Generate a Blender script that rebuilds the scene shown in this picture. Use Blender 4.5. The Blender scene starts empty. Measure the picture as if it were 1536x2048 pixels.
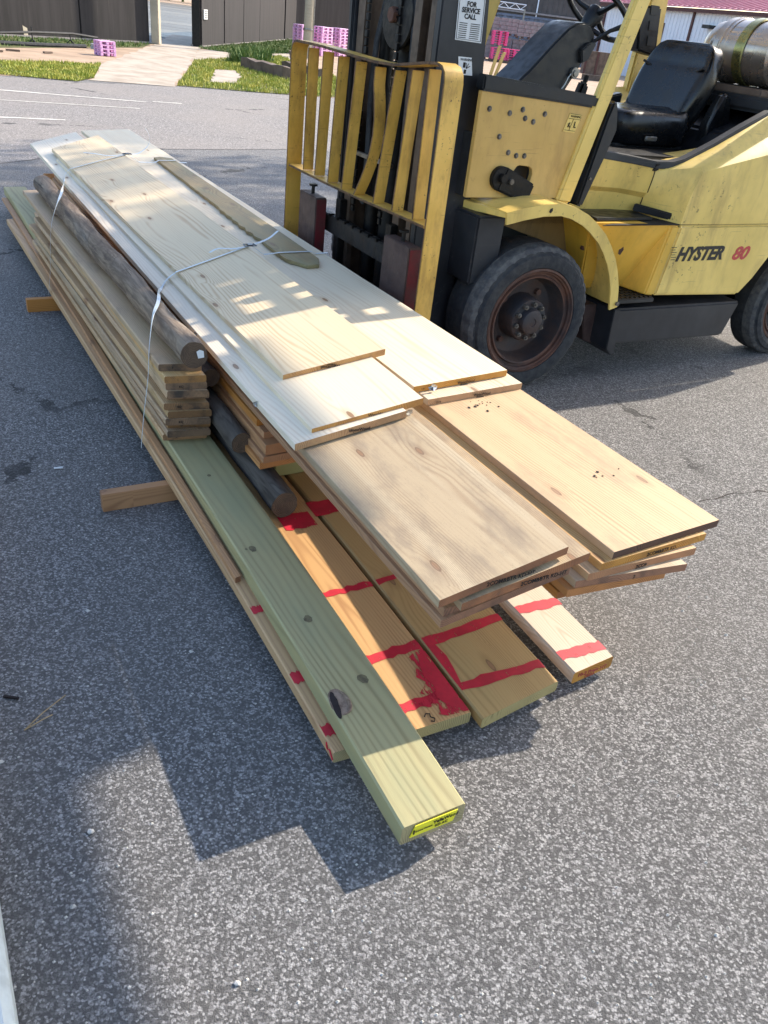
import bpy, bmesh, math, random
from mathutils import Vector, Matrix
from mathutils.geometry import tessellate_polygon

random.seed(7)
SC = bpy.context.scene
COL = SC.collection

# ------------------------------------------------------------------ camera, sky, sun, exposure
YAW = 0.5703                         # direction of the lumber pile and of the lift truck
PITCH, ROLL, EYE = 0.5542, 0.1265, 1.6
AX = Vector((math.cos(YAW), math.sin(YAW), 0))       # across the boards, to the right
AD = Vector((-math.sin(YAW), math.cos(YAW), 0))      # along the boards, away
UPZ = Vector((0, 0, 1))
def P(b, d, z=0.0): return AX*b + AD*d + UPZ*z

fwd = Vector((0, math.cos(PITCH), -math.sin(PITCH)))
up0 = Vector((0, math.sin(PITCH), math.cos(PITCH)))
rt0 = Vector((1, 0, 0))
rt = rt0*math.cos(ROLL) + up0*math.sin(ROLL)
up = -rt0*math.sin(ROLL) + up0*math.cos(ROLL)
cam_data = bpy.data.cameras.new('camera')
cam_data.sensor_fit = 'VERTICAL'; cam_data.sensor_height = 36.0
cam_data.lens = 36.0*1590/2048
cam_data.clip_start = 0.05; cam_data.clip_end = 2000
cam = bpy.data.objects.new('camera', cam_data); COL.objects.link(cam)
m = Matrix((rt, up, -fwd)).transposed().to_4x4(); m.translation = Vector((0, 0, EYE))
cam.matrix_world = m
SC.camera = cam

SUN_DIR = (AX*0.62 + AD*0.11 + UPZ*0.47).normalized()     # towards the sun
elev = math.asin(SUN_DIR.z); azim = math.atan2(SUN_DIR.x, SUN_DIR.y)
w = bpy.data.worlds.new('World'); SC.world = w; w.use_nodes = True
nt = w.node_tree; nt.nodes.clear()
wo = nt.nodes.new('ShaderNodeOutputWorld'); bg = nt.nodes.new('ShaderNodeBackground')
sky = nt.nodes.new('ShaderNodeTexSky'); sky.sky_type = 'NISHITA'; sky.sun_disc = False
sky.sun_elevation = elev; sky.sun_rotation = azim; sky.dust_density = 1.5; sky.ozone_density = 0.6
bg.inputs['Strength'].default_value = 0.15
nt.links.new(sky.outputs[0], bg.inputs[0]); nt.links.new(bg.outputs[0], wo.inputs[0])
sl = bpy.data.lights.new('sun', 'SUN'); sl.energy = 2.9; sl.angle = math.radians(0.55); sl.color = (1.0, 0.90, 0.76)
so = bpy.data.objects.new('sun', sl); COL.objects.link(so)
so.rotation_euler = SUN_DIR.to_track_quat('Z', 'Y').to_euler()
vs = SC.view_settings; vs.view_transform = 'Standard'; vs.look = 'None'; vs.exposure = 1.4; vs.gamma = 1.0
vs.use_curve_mapping = False

# ------------------------------------------------------------------ materials
def lin(h):
    if isinstance(h, (tuple, list)): r, g, b = [c/255 for c in h]
    else: r, g, b = [int(h[i:i+2], 16)/255 for i in (0, 2, 4)]
    f = lambda c: c/12.92 if c <= .04045 else ((c+.055)/1.055)**2.4
    return (f(r), f(g), f(b), 1)
class NT:
    def __init__(s, name):
        s.m = bpy.data.materials.new(name); s.m.use_nodes = True; s.t = s.m.node_tree; s.t.nodes.clear()
        s.out = s.n('OutputMaterial'); s.bsdf = s.n('BsdfPrincipled'); s.l(s.bsdf.outputs[0], s.out.inputs[0])
    def n(s, t, **k):
        x = s.t.nodes.new('ShaderNode'+t)
        for a, v in k.items(): setattr(x, a, v)
        return x
    def l(s, a, b): s.t.links.new(a, b)
    def put(s, sock, v):
        if hasattr(v, 'links') or isinstance(v, bpy.types.NodeSocket): s.l(v, sock)
        else: sock.default_value = v
    def math(s, op, a, b=0.0, c=None, clamp=False):
        x = s.n('Math', operation=op, use_clamp=clamp); s.put(x.inputs[0], a); s.put(x.inputs[1], b)
        if c is not None: s.put(x.inputs[2], c)
        return x.outputs[0]
    def mix(s, f, a, b, mode='MIX'):
        x = s.n('Mix', data_type='RGBA', blend_type=mode); s.put(x.inputs[0], f); s.put(x.inputs[6], a); s.put(x.inputs[7], b)
        return x.outputs[2]
    def rng(s, v, a, b, c=0.0, d=1.0, smooth=True):
        x = s.n('MapRange', interpolation_type='SMOOTHSTEP' if smooth else 'LINEAR'); s.put(x.inputs[0], v)
        for i, q in enumerate((a, b, c, d)): x.inputs[1+i].default_value = q
        return x.outputs[0]
    def coord(s, kind='Object'): return s.n('TexCoord').outputs[kind]
    def vmul(s, v, sc, off=(0, 0, 0)):
        x = s.n('Mapping'); s.l(v, x.inputs[0]); x.inputs['Scale'].default_value = sc; x.inputs['Location'].default_value = off
        return x.outputs[0]
    def noise(s, v, scale, detail=4, rough=.55, dist=0.0):
        x = s.n('TexNoise'); s.l(v, x.inputs['Vector']); x.inputs['Scale'].default_value = scale
        x.inputs['Detail'].default_value = detail; x.inputs['Roughness'].default_value = rough; x.inputs['Distortion'].default_value = dist
        return x.outputs[0]
    def voro(s, v, scale, feature='F1', rand=1.0):
        x = s.n('TexVoronoi', feature=feature); s.l(v, x.inputs['Vector']); x.inputs['Scale'].default_value = scale
        if 'Randomness' in x.inputs: x.inputs['Randomness'].default_value = rand
        return x
    def bump(s, h, strength, dist):
        x = s.n('Bump'); x.inputs['Strength'].default_value = strength; x.inputs['Distance'].default_value = dist
        s.l(h, x.inputs['Height']); s.l(x.outputs[0], s.bsdf.inputs['Normal']); return x
    def fin(s, col, rough=.6, metal=0.0, spec=None):
        s.put(s.bsdf.inputs['Base Color'], col); s.put(s.bsdf.inputs['Roughness'], rough); s.bsdf.inputs['Metallic'].default_value = metal
        if spec is not None: s.bsdf.inputs['Specular IOR Level'].default_value = spec
        return s.m
    def rand(s): return s.n('ObjectInfo').outputs['Random']

def wood(name, light, dark, ring=.007, contrast=.5, knots=.5, rough=.62, fine=.25, tint=None, tintamt=.0, dirt=None, dirtamt=0.0, vary=.22, cup=.06, band=None, bandamt=0.0, warp=.05):
    s = NT(name); co = s.coord(); r = s.rand()
    sep = s.n('SeparateXYZ'); s.l(co, sep.inputs[0]); x, y, z = sep.outputs
    seed = s.math('MULTIPLY', r, 57.0)
    cmb = s.n('CombineXYZ'); s.l(s.math('ADD', x, seed), cmb.inputs[0]); s.l(y, cmb.inputs[1]); s.l(s.math('ADD', z, s.math('MULTIPLY', r, 13.0)), cmb.inputs[2]); q = cmb.outputs[0]
    n1 = s.noise(s.vmul(q, (.7, 5, 5)), 1.0, 3, .5)
    kv = s.voro(s.vmul(q, (2.2, 7.0, 0.0)), 1.0); kv.voronoi_dimensions = '2D'
    kd = kv.outputs['Distance']; kc = s.n('SeparateColor'); s.l(kv.outputs['Color'], kc.inputs[0])
    on = s.math('LESS_THAN', kc.outputs[0], knots)
    swirl = s.math('MULTIPLY', s.rng(kd, 0.0, .42, 1.0, 0.0), s.math('MULTIPLY', on, .022))
    y0 = s.math('ADD', s.math('MULTIPLY', s.math('SUBTRACT', s.math('FRACT', s.math('MULTIPLY', r, 7.3)), .5), .22), s.math('MULTIPLY', x, .018))
    z0 = s.math('SUBTRACT', -cup*.25, s.math('MULTIPLY', s.math('FRACT', s.math('MULTIPLY', r, 3.7)), cup))
    dy = s.math('SUBTRACT', y, y0); dz = s.math('SUBTRACT', z, z0)
    rad = s.math('SQRT', s.math('ADD', s.math('MULTIPLY', dy, dy), s.math('MULTIPLY', dz, dz)))
    rad = s.math('ADD', rad, s.math('ADD', s.math('MULTIPLY', s.math('SUBTRACT', n1, .5), warp), swirl))
    lowf = s.noise(s.vmul(q, (.35, 4, 4)), 1.0, 2, .5)
    rad = s.math('MULTIPLY', rad, s.rng(lowf, .25, .75, .72, 1.3, False))
    wv = s.math('ADD', s.math('MULTIPLY', s.math('SINE', s.math('MULTIPLY', rad, 2*math.pi/ring)), .5), .5)
    wv = s.math('POWER', wv, 2.2)
    amp = s.noise(s.vmul(q, (.5, 9, 9)), 1.6, 2)
    wv = s.math('MULTIPLY', wv, s.rng(amp, .34, .68, .12, 1.0))
    fn = s.noise(s.vmul(q, (9, 420, 420)), 1.0, 2, .6)
    f = s.math('ADD', s.math('MULTIPLY', wv, contrast), s.math('MULTIPLY', s.math('SUBTRACT', fn, .5), fine), clamp=True)
    c = s.mix(f, light, dark)
    if tint is not None:
        tn = s.noise(s.vmul(q, (1.3, 7, 7)), 1.3, 5, .6)
        c = s.mix(s.math('MULTIPLY', s.rng(tn, .42, .72), tintamt), c, tint)
    if band is not None:
        bn = s.noise(s.vmul(q, (.25, 12, 3)), 1.0, 2)
        c = s.mix(s.math('MULTIPLY', s.rng(bn, .5, .62), bandamt), c, band)
    km = s.math('MULTIPLY', s.rng(kd, .062, .048), on); kin = s.math('MULTIPLY', s.rng(kd, .045, .03), on)
    kh = s.math('MULTIPLY', s.rng(kd, .16, .06), on)
    c = s.mix(s.math('MULTIPLY', kh, .35), c, dark)
    c = s.mix(s.math('MULTIPLY', km, .75), c, lin((112, 76, 48))); c = s.mix(s.math('MULTIPLY', kin, .45), c, lin((168, 122, 80)))
    if dirt is not None:
        dn = s.noise(s.vmul(q, (1.6, 4.5, 4.5)), 1.7, 8, .68)
        c = s.mix(s.math('MULTIPLY', s.rng(dn, .45, .68), dirtamt), c, dirt)
        sp = s.noise(q, 260, 2, .5)
        c = s.mix(s.math('MULTIPLY', s.rng(sp, .64, .72), dirtamt*.5), c, lin((60, 52, 46)))
    hs = s.n('HueSaturation'); s.l(c, hs.inputs['Color'])
    s.l(s.math('ADD', s.math('MULTIPLY', s.math('FRACT', s.math('MULTIPLY', r, 11.7)), vary), 1-vary*.55), hs.inputs['Value'])
    s.l(s.math('ADD', s.math('MULTIPLY', s.math('FRACT', s.math('MULTIPLY', r, 5.1)), .3), .85), hs.inputs['Saturation'])
    h = s.math('ADD', s.math('MULTIPLY', wv, -.6), s.math('MULTIPLY', fn, .7))
    s.bump(h, .35, .0012)
    return s.fin(hs.outputs[0], rough)

def plain(name, col, rough=.6, metal=0.0, var=.12, scale=6.0, bump=0.0, col2=None, amt=.5, spec=None, bscale=60):
    s = NT(name); co = s.coord(); n = s.noise(co, scale, 5, .6)
    c2 = col2 if col2 is not None else tuple(v*(1-var*2) for v in col[:3])+(1,)
    c = s.mix(s.math('MULTIPLY', s.rng(n, .35, .7), amt if col2 is not None else 1.0), col, c2)
    if bump: s.bump(s.noise(co, bscale, 4, .6), bump, .01)
    rn = s.rng(s.noise(co, scale*2.3, 4), .3, .7, max(.02, rough-.12), min(1, rough+.12))
    return s.fin(c, rn, metal, spec)

def paint(name, col, dirt, chip, rough=.45, chipamt=.5, dirtamt=.4, rust=None, scale=1.0, coat=0.0):
    s = NT(name); co = s.coord()
    fade = s.noise(co, 2.2*scale, 4, .6)
    c = s.mix(s.rng(fade, .3, .75), col, tuple(min(1, v*1.25+.03) for v in col[:3])+(1,))
    dn = s.noise(s.vmul(co, (1, 1, .35)), 5.0*scale, 8, .68)
    c = s.mix(s.math('MULTIPLY', s.rng(dn, .46, .75), dirtamt), c, dirt)
    wt = s.noise(s.vmul(co, (6, 6, .8)), 2.2*scale, 5, .65)
    c = s.mix(s.math('MULTIPLY', s.rng(wt, .52, .78), dirtamt*.7), c, dirt)
    fnn = s.noise(co, 38*scale, 5, .7)
    msk = s.noise(co, 3.1*scale, 3, .5)
    ch = s.math('MULTIPLY', s.rng(fnn, .615, .65), s.math('MULTIPLY', s.rng(msk, .46, .6), chipamt))
    c = s.mix(ch, c, chip)
    scr = s.noise(s.vmul(co, (4, 4, 90)), 1.0*scale, 2, .5)
    c = s.mix(s.math('MULTIPLY', s.rng(scr, .68, .74), chipamt*.35), c, chip)
    s.bump(s.math('ADD', s.math('MULTIPLY', fnn, .25), s.math('MULTIPLY', fade, .6)), .12, .006)
    rg = s.math('ADD', s.math('MULTIPLY', dn, .35), rough-.12)
    if coat: s.bsdf.inputs['Coat Weight'].default_value = coat; s.bsdf.inputs['Coat Roughness'].default_value = .25
    return s.fin(c, rg)

def asphalt(name, tone, warm, chipscale=150, contrast=1.0, seed=0.0, bump=.6):
    s = NT(name); co0 = s.coord(); co = s.vmul(co0, (1, 1, 1), (seed, seed, 0))
    wn = s.n('TexNoise'); s.l(co, wn.inputs['Vector']); wn.inputs['Scale'].default_value = 140; wn.inputs['Detail'].default_value = 3
    vm = s.n('VectorMath', operation='MULTIPLY_ADD'); s.l(wn.outputs['Color'], vm.inputs[0]); vm.inputs[1].default_value = (.006, .006, 0); s.l(co, vm.inputs[2]); cw = vm.outputs[0]
    v = s.voro(cw, chipscale); v.voronoi_dimensions = '2D'; v2 = s.voro(cw, chipscale*.42); v2.voronoi_dimensions = '2D'
    sc = s.n('SeparateColor'); s.l(v.outputs['Color'], sc.inputs[0]); sc2 = s.n('SeparateColor'); s.l(v2.outputs['Color'], sc2.inputs[0])
    g = s.noise(co, chipscale*1.35, 3, .7)
    k = s.math('MULTIPLY', s.math('POWER', sc.outputs[0], 2.4), s.math('MULTIPLY', s.rng(v.outputs['Distance'], .85, .25, .35, 1.0), s.rng(g, .25, .6, .45, 1.0)))
    big = s.math('MULTIPLY', s.math('GREATER_THAN', sc2.outputs[1], .93), s.rng(v2.outputs['Distance'], .42, .30))
    k = s.math('ADD', s.math('MULTIPLY', k, contrast), s.math('MULTIPLY', big, .4*contrast), clamp=True)
    base = tuple(t*.62 for t in tone)+(1,); hi = tuple(min(1, t*3.1) for t in tone)+(1,)
    c = s.mix(k, base, hi)
    c = s.mix(s.math('MULTIPLY', s.rng(g, .47, .33), .7), c, tuple(t*.22 for t in tone)+(1,))
    ln = s.noise(co, .55, 6, .62)
    c = s.mix(s.math('MULTIPLY', s.rng(ln, .35, .7), .35), c, tuple(a*b for a, b in zip(tone, warm))+(1,), 'MIX')
    st = s.noise(co, 1.6, 7, .72)
    c = s.mix(s.math('MULTIPLY', s.rng(st, .58, .8), .10), c, tuple(t*.35 for t in tone)+(1,))
    ck = s.voro(s.vmul(cw, (1, 1, 0)), .33, 'DISTANCE_TO_EDGE'); ck.voronoi_dimensions = '2D'
    cn = s.noise(co, 2.7, 6, .7)
    crk = s.math('MULTIPLY', s.rng(s.math('ADD', ck.outputs['Distance'], s.math('MULTIPLY', s.math('SUBTRACT', cn, .5), .22)), .005, .001), s.rng(ln, .46, .56))
    c = s.mix(s.math('MULTIPLY', crk, .85), c, tuple(t*.18 for t in tone)+(1,))
    h = s.math('ADD', s.math('ADD', s.math('MULTIPLY', g, 1.1), s.math('MULTIPLY', sc.outputs[1], .35)), s.math('MULTIPLY', crk, -1.5))
    s.bump(h, bump, .007)
    return s.fin(c, s.math('SUBTRACT', .9, s.math('MULTIPLY', k, .2)))

M = {}
M['asphalt'] = asphalt('asphalt_coarse', (.150, .145, .141), (1.12, 1.05, .97), 190, 1.15, 7.7, .8)
M['road'] = asphalt('asphalt_road', (.235, .215, .20), (1.15, 1.08, 1.0), 90, .6, 31.0, .3)
M['concrete'] = plain('worn_concrete', lin((178, 166, 150)), .85, scale=1.7, bump=.25, col2=lin((142, 126, 108)), amt=.75)
M['dirt'] = plain('yard_dirt', lin((176, 150, 126)), .95, scale=1.2, bump=.5, col2=lin((138, 118, 96)), amt=.8, bscale=25)
M['soil'] = plain('grassy_soil', lin((78, 86, 40)), .95, scale=5, bump=.4, col2=lin((96, 84, 50)), amt=.8)
M['roadpaint'] = plain('worn_road_paint', lin((214, 210, 200)), .8, scale=9, col2=lin((160, 152, 142)), amt=.8)

PINE_L, PINE_D = lin((219, 198, 162)), lin((176, 136, 92))
M['pine'] = wood('white_pine', PINE_L, PINE_D, .015, .6, .5, vary=.08, cup=.05, warp=.09)
M['pine_end'] = wood('white_pine_end', lin((194, 146, 90)), lin((146, 94, 50)), .006, .8, 0, vary=.2, cup=.10, dirt=lin((120, 84, 56)), dirtamt=.5)
M['pine_dirty'] = wood('dirty_pine', lin((184, 160, 124)), lin((144, 112, 78)), .009, .5, .35, vary=.1, dirt=lin((126, 108, 90)), dirtamt=.6, band=lin((198, 178, 144)), bandamt=.55)
M['pine_warm'] = wood('warm_pine', lin((202, 166, 118)), lin((164, 120, 76)), .010, .6, .35, vary=.1, dirt=lin((150, 122, 92)), dirtamt=.45)
M['pine_dark_end'] = wood('weathered_end', lin((156, 100, 60)), lin((92, 56, 36)), .005, .8, 0, vary=.3, cup=.12, dirt=lin((84, 62, 48)), dirtamt=.7)
M['grimy_end'] = wood('grimy_dark_end', lin((96, 62, 44)), lin((54, 36, 28)), .005, .8, 0, vary=.2, cup=.12, dirt=lin((66, 50, 42)), dirtamt=.7)
M['brown'] = wood('brown_pine', lin((176, 126, 78)), lin((126, 80, 44)), .007, .6, .45, vary=.25)
M['brown_end'] = wood('brown_pine_end', lin((176, 118, 70)), lin((110, 70, 40)), .005, .8, 0, vary=.3, cup=.1)
M['pine_white'] = wood('very_pale_pine', lin((227, 212, 186)), lin((194, 164, 126)), .018, .45, .3, vary=.05, cup=.05, warp=.09)
M['deck_grey'] = wood('weathered_deck_board', lin((158, 144, 124)), lin((112, 98, 82)), .007, .6, .4, vary=.1, dirt=lin((92, 84, 74)), dirtamt=.6)
M['deck'] = wood('deck_board', lin((196, 160, 116)), lin((142, 100, 64)), .006, .6, .5, vary=.45, tint=lin((172, 160, 118)), tintamt=.3, dirt=lin((110, 96, 80)), dirtamt=.35)
M['deck_end'] = wood('deck_board_end', lin((150, 112, 74)), lin((84, 60, 42)), .005, .7, 0, vary=.8, cup=.08, dirt=lin((58, 48, 40)), dirtamt=.95)
M['green'] = wood('treated_green', lin((168, 156, 100)), lin((118, 102, 56)), .030, .6, .0, vary=.06, tint=lin((142, 146, 104)), tintamt=.5, cup=.05, warp=.12)
M['green_end'] = wood('treated_green_end', lin((168, 152, 100)), lin((104, 92, 56)), .007, .9, 0, vary=.1, cup=.09)
M['orange'] = wood('treated_orange', lin((196, 150, 90)), lin((150, 98, 50)), .012, .75, .3, vary=.08, cup=.06)
M['tan'] = wood('treated_tan', lin((184, 148, 90)), lin((140, 100, 50)), .010, .6, .25, vary=.08, tint=lin((170, 150, 94)), tintamt=.35)
M['greywhite'] = wood('silvered_board', lin((196, 180, 162)), lin((154, 134, 114)), .006, .5, .2, vary=.06)
def logmat(name, light, dark, crack):
    s = NT(name); co = s.coord(); r = s.rand()
    cmb = s.n('VectorMath', operation='ADD'); s.l(co, cmb.inputs[0]); s.l(s.math('MULTIPLY', r, 9.0), cmb.inputs[1]); q = cmb.outputs[0]
    n1 = s.noise(s.vmul(q, (2.2, 26, 26)), 1.0, 6, .68, 1.6); n2 = s.noise(s.vmul(q, (1.1, 5, 5)), 1.0, 4, .6, .8)
    c = s.mix(s.rng(n1, .3, .7), dark, light); c = s.mix(s.math('MULTIPLY', s.rng(n2, .4, .7), .6), c, lin((128, 122, 114)))
    fig = s.math('POWER', s.math('ADD', s.math('MULTIPLY', s.math('SINE', s.math('MULTIPLY', n2, 70.0)), .5), .5), 4.0)
    c = s.mix(s.math('MULTIPLY', fig, .45), c, dark)
    n3 = s.noise(s.vmul(q, (1.6, 60, 60)), 1.0, 3, .6, .6); ck = s.rng(n3, .66, .71)
    c = s.mix(ck, c, crack)
    s.bump(s.math('SUBTRACT', s.math('MULTIPLY', n1, .8), s.math('MULTIPLY', ck, 1.6)), .6, .006)
    return s.fin(c, .9)
M['log'] = logmat('weathered_log', lin((146, 126, 104)), lin((80, 64, 52)), lin((40, 32, 26)))
M['log_dark'] = logmat('dark_log', lin((66, 56, 48)), lin((36, 30, 25)), lin((24, 19, 16)))  # dark post tone, deepened to paint in the shade beneath the boards
def logend():
    s = NT('log_end'); co = s.coord(); sp_ = s.n('SeparateXYZ'); s.l(co, sp_.inputs[0]); x, y, z = sp_.outputs
    n = s.noise(co, 30, 4, .6); rad = s.math('ADD', s.math('SQRT', s.math('ADD', s.math('MULTIPLY', y, y), s.math('MULTIPLY', z, z))), s.math('MULTIPLY', n, .008))
    ring = s.math('POWER', s.math('ADD', s.math('MULTIPLY', s.math('SINE', s.math('MULTIPLY', rad, 1100.0)), .5), .5), 2.0)
    ang = s.math('ARCTAN2', y, z); cmb = s.n('CombineXYZ'); s.l(s.math('MULTIPLY', ang, 1.6), cmb.inputs[0]); s.l(s.math('MULTIPLY', rad, 6.0), cmb.inputs[1])
    ck = s.rng(s.noise(cmb.outputs[0], 2.2, 3, .6), .64, .68)
    c = s.mix(s.math('MULTIPLY', ring, .7), lin((104, 84, 66)), lin((58, 44, 34))); c = s.mix(s.math('MULTIPLY', s.rng(n, .4, .7), .5), c, lin((60, 50, 44))); c = s.mix(ck, c, lin((20, 16, 13)))
    s.bump(s.math('SUBTRACT', ring, s.math('MULTIPLY', ck, 2.0)), .5, .004); return s.fin(c, .9)
M['log_end'] = logend()
M['picket'] = wood('treated_picket', lin((164, 136, 80)), lin((110, 84, 44)), .008, .6, .4, vary=.05, tint=lin((134, 132, 90)), tintamt=.7, dirt=lin((112, 100, 72)), dirtamt=.5)
M['knot'] = plain('dark_knot', lin((118, 108, 76)), .7, scale=70, col2=lin((78, 68, 50)), amt=.9)
M['knot_pale'] = plain('chipped_knot', lin((150, 128, 108)), .8, scale=50, col2=lin((92, 70, 56)), amt=.9)
M['bark'] = plain('bark_hole', lin((38, 28, 26)), .9)

def spraypaint(name, col, soft):
    s = NT(name); co = s.coord(); n = s.noise(s.vmul(co, (25, 90, 60)), 1.0, 5, .7); n2 = s.noise(co, 16, 4, .6)
    c = s.mix(s.rng(n2, .3, .7), col, tuple(v*.72 for v in col[:3])+(1,))
    tr = s.n('BsdfTransparent'); mx = s.n('MixShader')
    s.put(mx.inputs[0], s.rng(n, soft-.05, soft+.02)); s.l(tr.outputs[0], mx.inputs[1]); s.l(s.bsdf.outputs[0], mx.inputs[2]); s.l(mx.outputs[0], s.out.inputs[0])
    return s.fin(c, .55)
M['red'] = spraypaint('red_marking_paint', lin((200, 26, 50)), .37)
M['red_spray'] = spraypaint('red_spray', lin((206, 28, 54)), .50)
M['ink'] = plain('black_ink', lin((30, 24, 22)), .8)
M['redink'] = plain('red_ink', lin((150, 44, 56)), .8)
M['foil'] = plain('silver_staple_foil', lin((196, 198, 200)), .25, .9, scale=40)
M['strap'] = plain('white_strap', lin((206, 211, 212)), .38, scale=30, var=.05)
M['buckle'] = plain('wire_buckle', lin((120, 124, 128)), .3, .9)
M['tagyellow'] = plain('yellow_tag', lin((236, 226, 50)), .5, var=.04)

YEL = lin((196, 158, 84))
M['yellow'] = paint('yellow_paint', YEL, lin((140, 108, 60)), lin((76, 54, 36)), .45, .6, .6)
M['yellow_worn'] = paint('worn_yellow_paint', lin((208, 164, 70)), lin((120, 86, 44)), lin((62, 44, 32)), .5, 1.0, .65, scale=1.6)
M['yellow_pale'] = paint('faded_yellow_paint', lin((218, 186, 98)), lin((146, 116, 68)), lin((66, 50, 36)), .4, .6, .55)
M['yellow_deep'] = paint('deep_yellow_paint', lin((214, 166, 56)), lin((150, 112, 50)), lin((84, 58, 36)), .42, .3, .4)
M['yellow_shaded'] = paint('shaded_grimy_yellow_paint', lin((128, 100, 52)), lin((62, 48, 34)), lin((50, 36, 26)), .6, .8, .8)  # base yellow darkened to paint in the wheel-arch shade, grime on top
M['rustedge'] = plain('rusty_worn_edge', lin((110, 80, 52)), .75, .1, scale=30, col2=lin((52, 38, 30)), amt=.9)
M['navy'] = paint('blue_black_paint', lin((11, 15, 23)), lin((28, 30, 34)), lin((84, 82, 80)), .42, .35, .35)
M['black'] = paint('black_paint', lin((12, 13, 15)), lin((34, 31, 29)), lin((110, 100, 90)), .5, .35, .4)
M['blackgrease'] = plain('greasy_black', lin((9, 9, 11)), .5, scale=14, col2=lin((30, 26, 23)), amt=.7, bump=.15, spec=.3)
M['railbrown'] = plain('greasy_brown_rail', lin((92, 76, 64)), .5, .3, scale=10, col2=lin((58, 46, 38)), amt=.7)
M['vinyl'] = plain('black_vinyl', lin((16, 18, 21)), .27, scale=5, col2=lin((26, 25, 25)), amt=.4, bump=.02, bscale=160)
M['plastic'] = plain('black_plastic', lin((13, 17, 23)), .42, scale=8, col2=lin((22, 25, 30)), amt=.5, bump=.04, bscale=200)
M['rubber'] = plain('tyre_rubber', lin((34, 37, 42)), .82, scale=14, col2=lin((60, 60, 60)), amt=.7, bump=.35, bscale=90)
M['rubber_worn'] = plain('worn_tread_rubber', lin((66, 66, 68)), .85, scale=22, col2=lin((104, 102, 98)), amt=.8, bump=.6, bscale=70)
M['rust'] = plain('rusty_rim', lin((96, 64, 50)), .7, .2, scale=7, col2=lin((44, 40, 42)), amt=.8, bump=.25, bscale=70)
M['rimgrey'] = plain('dusty_rim_disc', lin((52, 52, 56)), .65, .2, scale=5, col2=lin((86, 62, 48)), amt=.7, bump=.2, bscale=60)
M['nut'] = plain('steel_nut', lin((122, 116, 108)), .5, .5, scale=40, col2=lin((66, 58, 52)), amt=.8)
M['steel'] = plain('dull_steel', lin((150, 148, 144)), .4, .8, scale=20, col2=lin((96, 90, 84)), amt=.6)
M['forkred'] = plain('fork_red_paint', lin((110, 26, 34)), .55, scale=9, col2=lin((64, 44, 40)), amt=.8)
M['forkbrown'] = plain('fork_rusty_face', lin((84, 66, 60)), .65, .2, scale=8, col2=lin((58, 42, 40)), amt=.8, bump=.2)
M['carriage'] = plain('carriage_steel', lin((44, 41, 40)), .55, .3, scale=6, col2=lin((20, 19, 19)), amt=.8, bump=.15)
M['whitelabel'] = plain('white_label', lin((214, 216, 216)), .5, var=.04, scale=20)
M['tank'] = plain('tank_steel', lin((186, 176, 166)), .3, .75, scale=3, col2=lin((150, 136, 124)), amt=.7)
M['tankband'] = plain('tank_band', lin((150, 146, 96)), .3, .8, scale=8)
M['letterred'] = plain('red_lettering', lin((196, 62, 62)), .5, scale=30, col2=lin((160, 70, 60)), amt=.5)
M['letterblack'] = plain('black_lettering', lin((24, 22, 22)), .5)
def wallmat():
    s = NT('dark_floodwall'); co = s.coord()
    n = s.noise(s.vmul(co, (5, 5, .35)), 1.0, 6, .65); n2 = s.noise(co, .8, 5, .6); n3 = s.noise(s.vmul(co, (14, 14, .5)), 1.0, 3, .6)
    c = s.mix(s.rng(n, .3, .7), lin((28, 25, 26)), lin((46, 42, 43))); c = s.mix(s.math('MULTIPLY', s.rng(n2, .45, .7), .5), c, lin((36, 33, 33)))
    c = s.mix(s.math('MULTIPLY', s.rng(n3, .66, .74), .25), c, lin((92, 86, 80)))
    s.bump(n, .3, .01); return s.fin(c, .85)
M['wallsteel'] = wallmat()
M['wallbase'] = plain('wall_pale_joint', lin((190, 178, 156)), .85, scale=2)
M['kerbwhite'] = plain('white_kerb_paint', lin((200, 208, 206)), .6, scale=14, col2=lin((150, 156, 154)), amt=.6, bump=.2)
M['pinkplastic'] = plain('pink_plastic', lin((232, 180, 222)), .45, var=.06)
M['hotpink'] = plain('hot_pink_plastic', lin((240, 84, 146)), .45, var=.06)
M['pole'] = wood('utility_pole', lin((168, 160, 142)), lin((116, 106, 92)), .02, .6, .2, vary=.05, rough=.9)
M['block'] = plain('concrete_block', lin((150, 142, 140)), .9, scale=5, bump=.2)
M['container'] = plain('blue_grey_steel', lin((104, 118, 140)), .6, scale=1.5, col2=lin((84, 92, 106)), amt=.7)
M['whitewall'] = plain('white_metal_cladding', lin((222, 226, 234)), .5, scale=.8, var=.04)
M['trim'] = plain('brown_trim', lin((84, 48, 44)), .6)
M['redroof'] = plain('red_metal_roof', lin((196, 130, 140)), .45, .1, scale=1.0, var=.06)
M['darkclad'] = plain('dark_cladding', lin((92, 86, 84)), .8, scale=1, var=.1)
M['timber'] = plain('old_timber', lin((112, 96, 84)), .9, scale=4, col2=lin((72, 60, 52)), amt=.8, bump=.4, bscale=18)
M['pebble'] = plain('pale_pebble', lin((206, 202, 194)), .8, scale=40)
M['straw'] = plain('dry_stem', lin((176, 150, 110)), .85)
M['glass'] = plain('blind_white', lin((226, 226, 222)), .5, var=.03)
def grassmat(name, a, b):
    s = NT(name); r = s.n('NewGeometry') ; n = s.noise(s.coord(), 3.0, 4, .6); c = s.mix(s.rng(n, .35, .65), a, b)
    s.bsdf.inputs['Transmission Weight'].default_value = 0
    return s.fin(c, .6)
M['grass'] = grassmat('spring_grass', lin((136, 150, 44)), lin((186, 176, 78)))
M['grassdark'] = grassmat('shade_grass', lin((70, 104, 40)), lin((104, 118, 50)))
M['leaf'] = grassmat('far_foliage', lin((62, 88, 46)), lin((96, 112, 66)))
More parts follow.
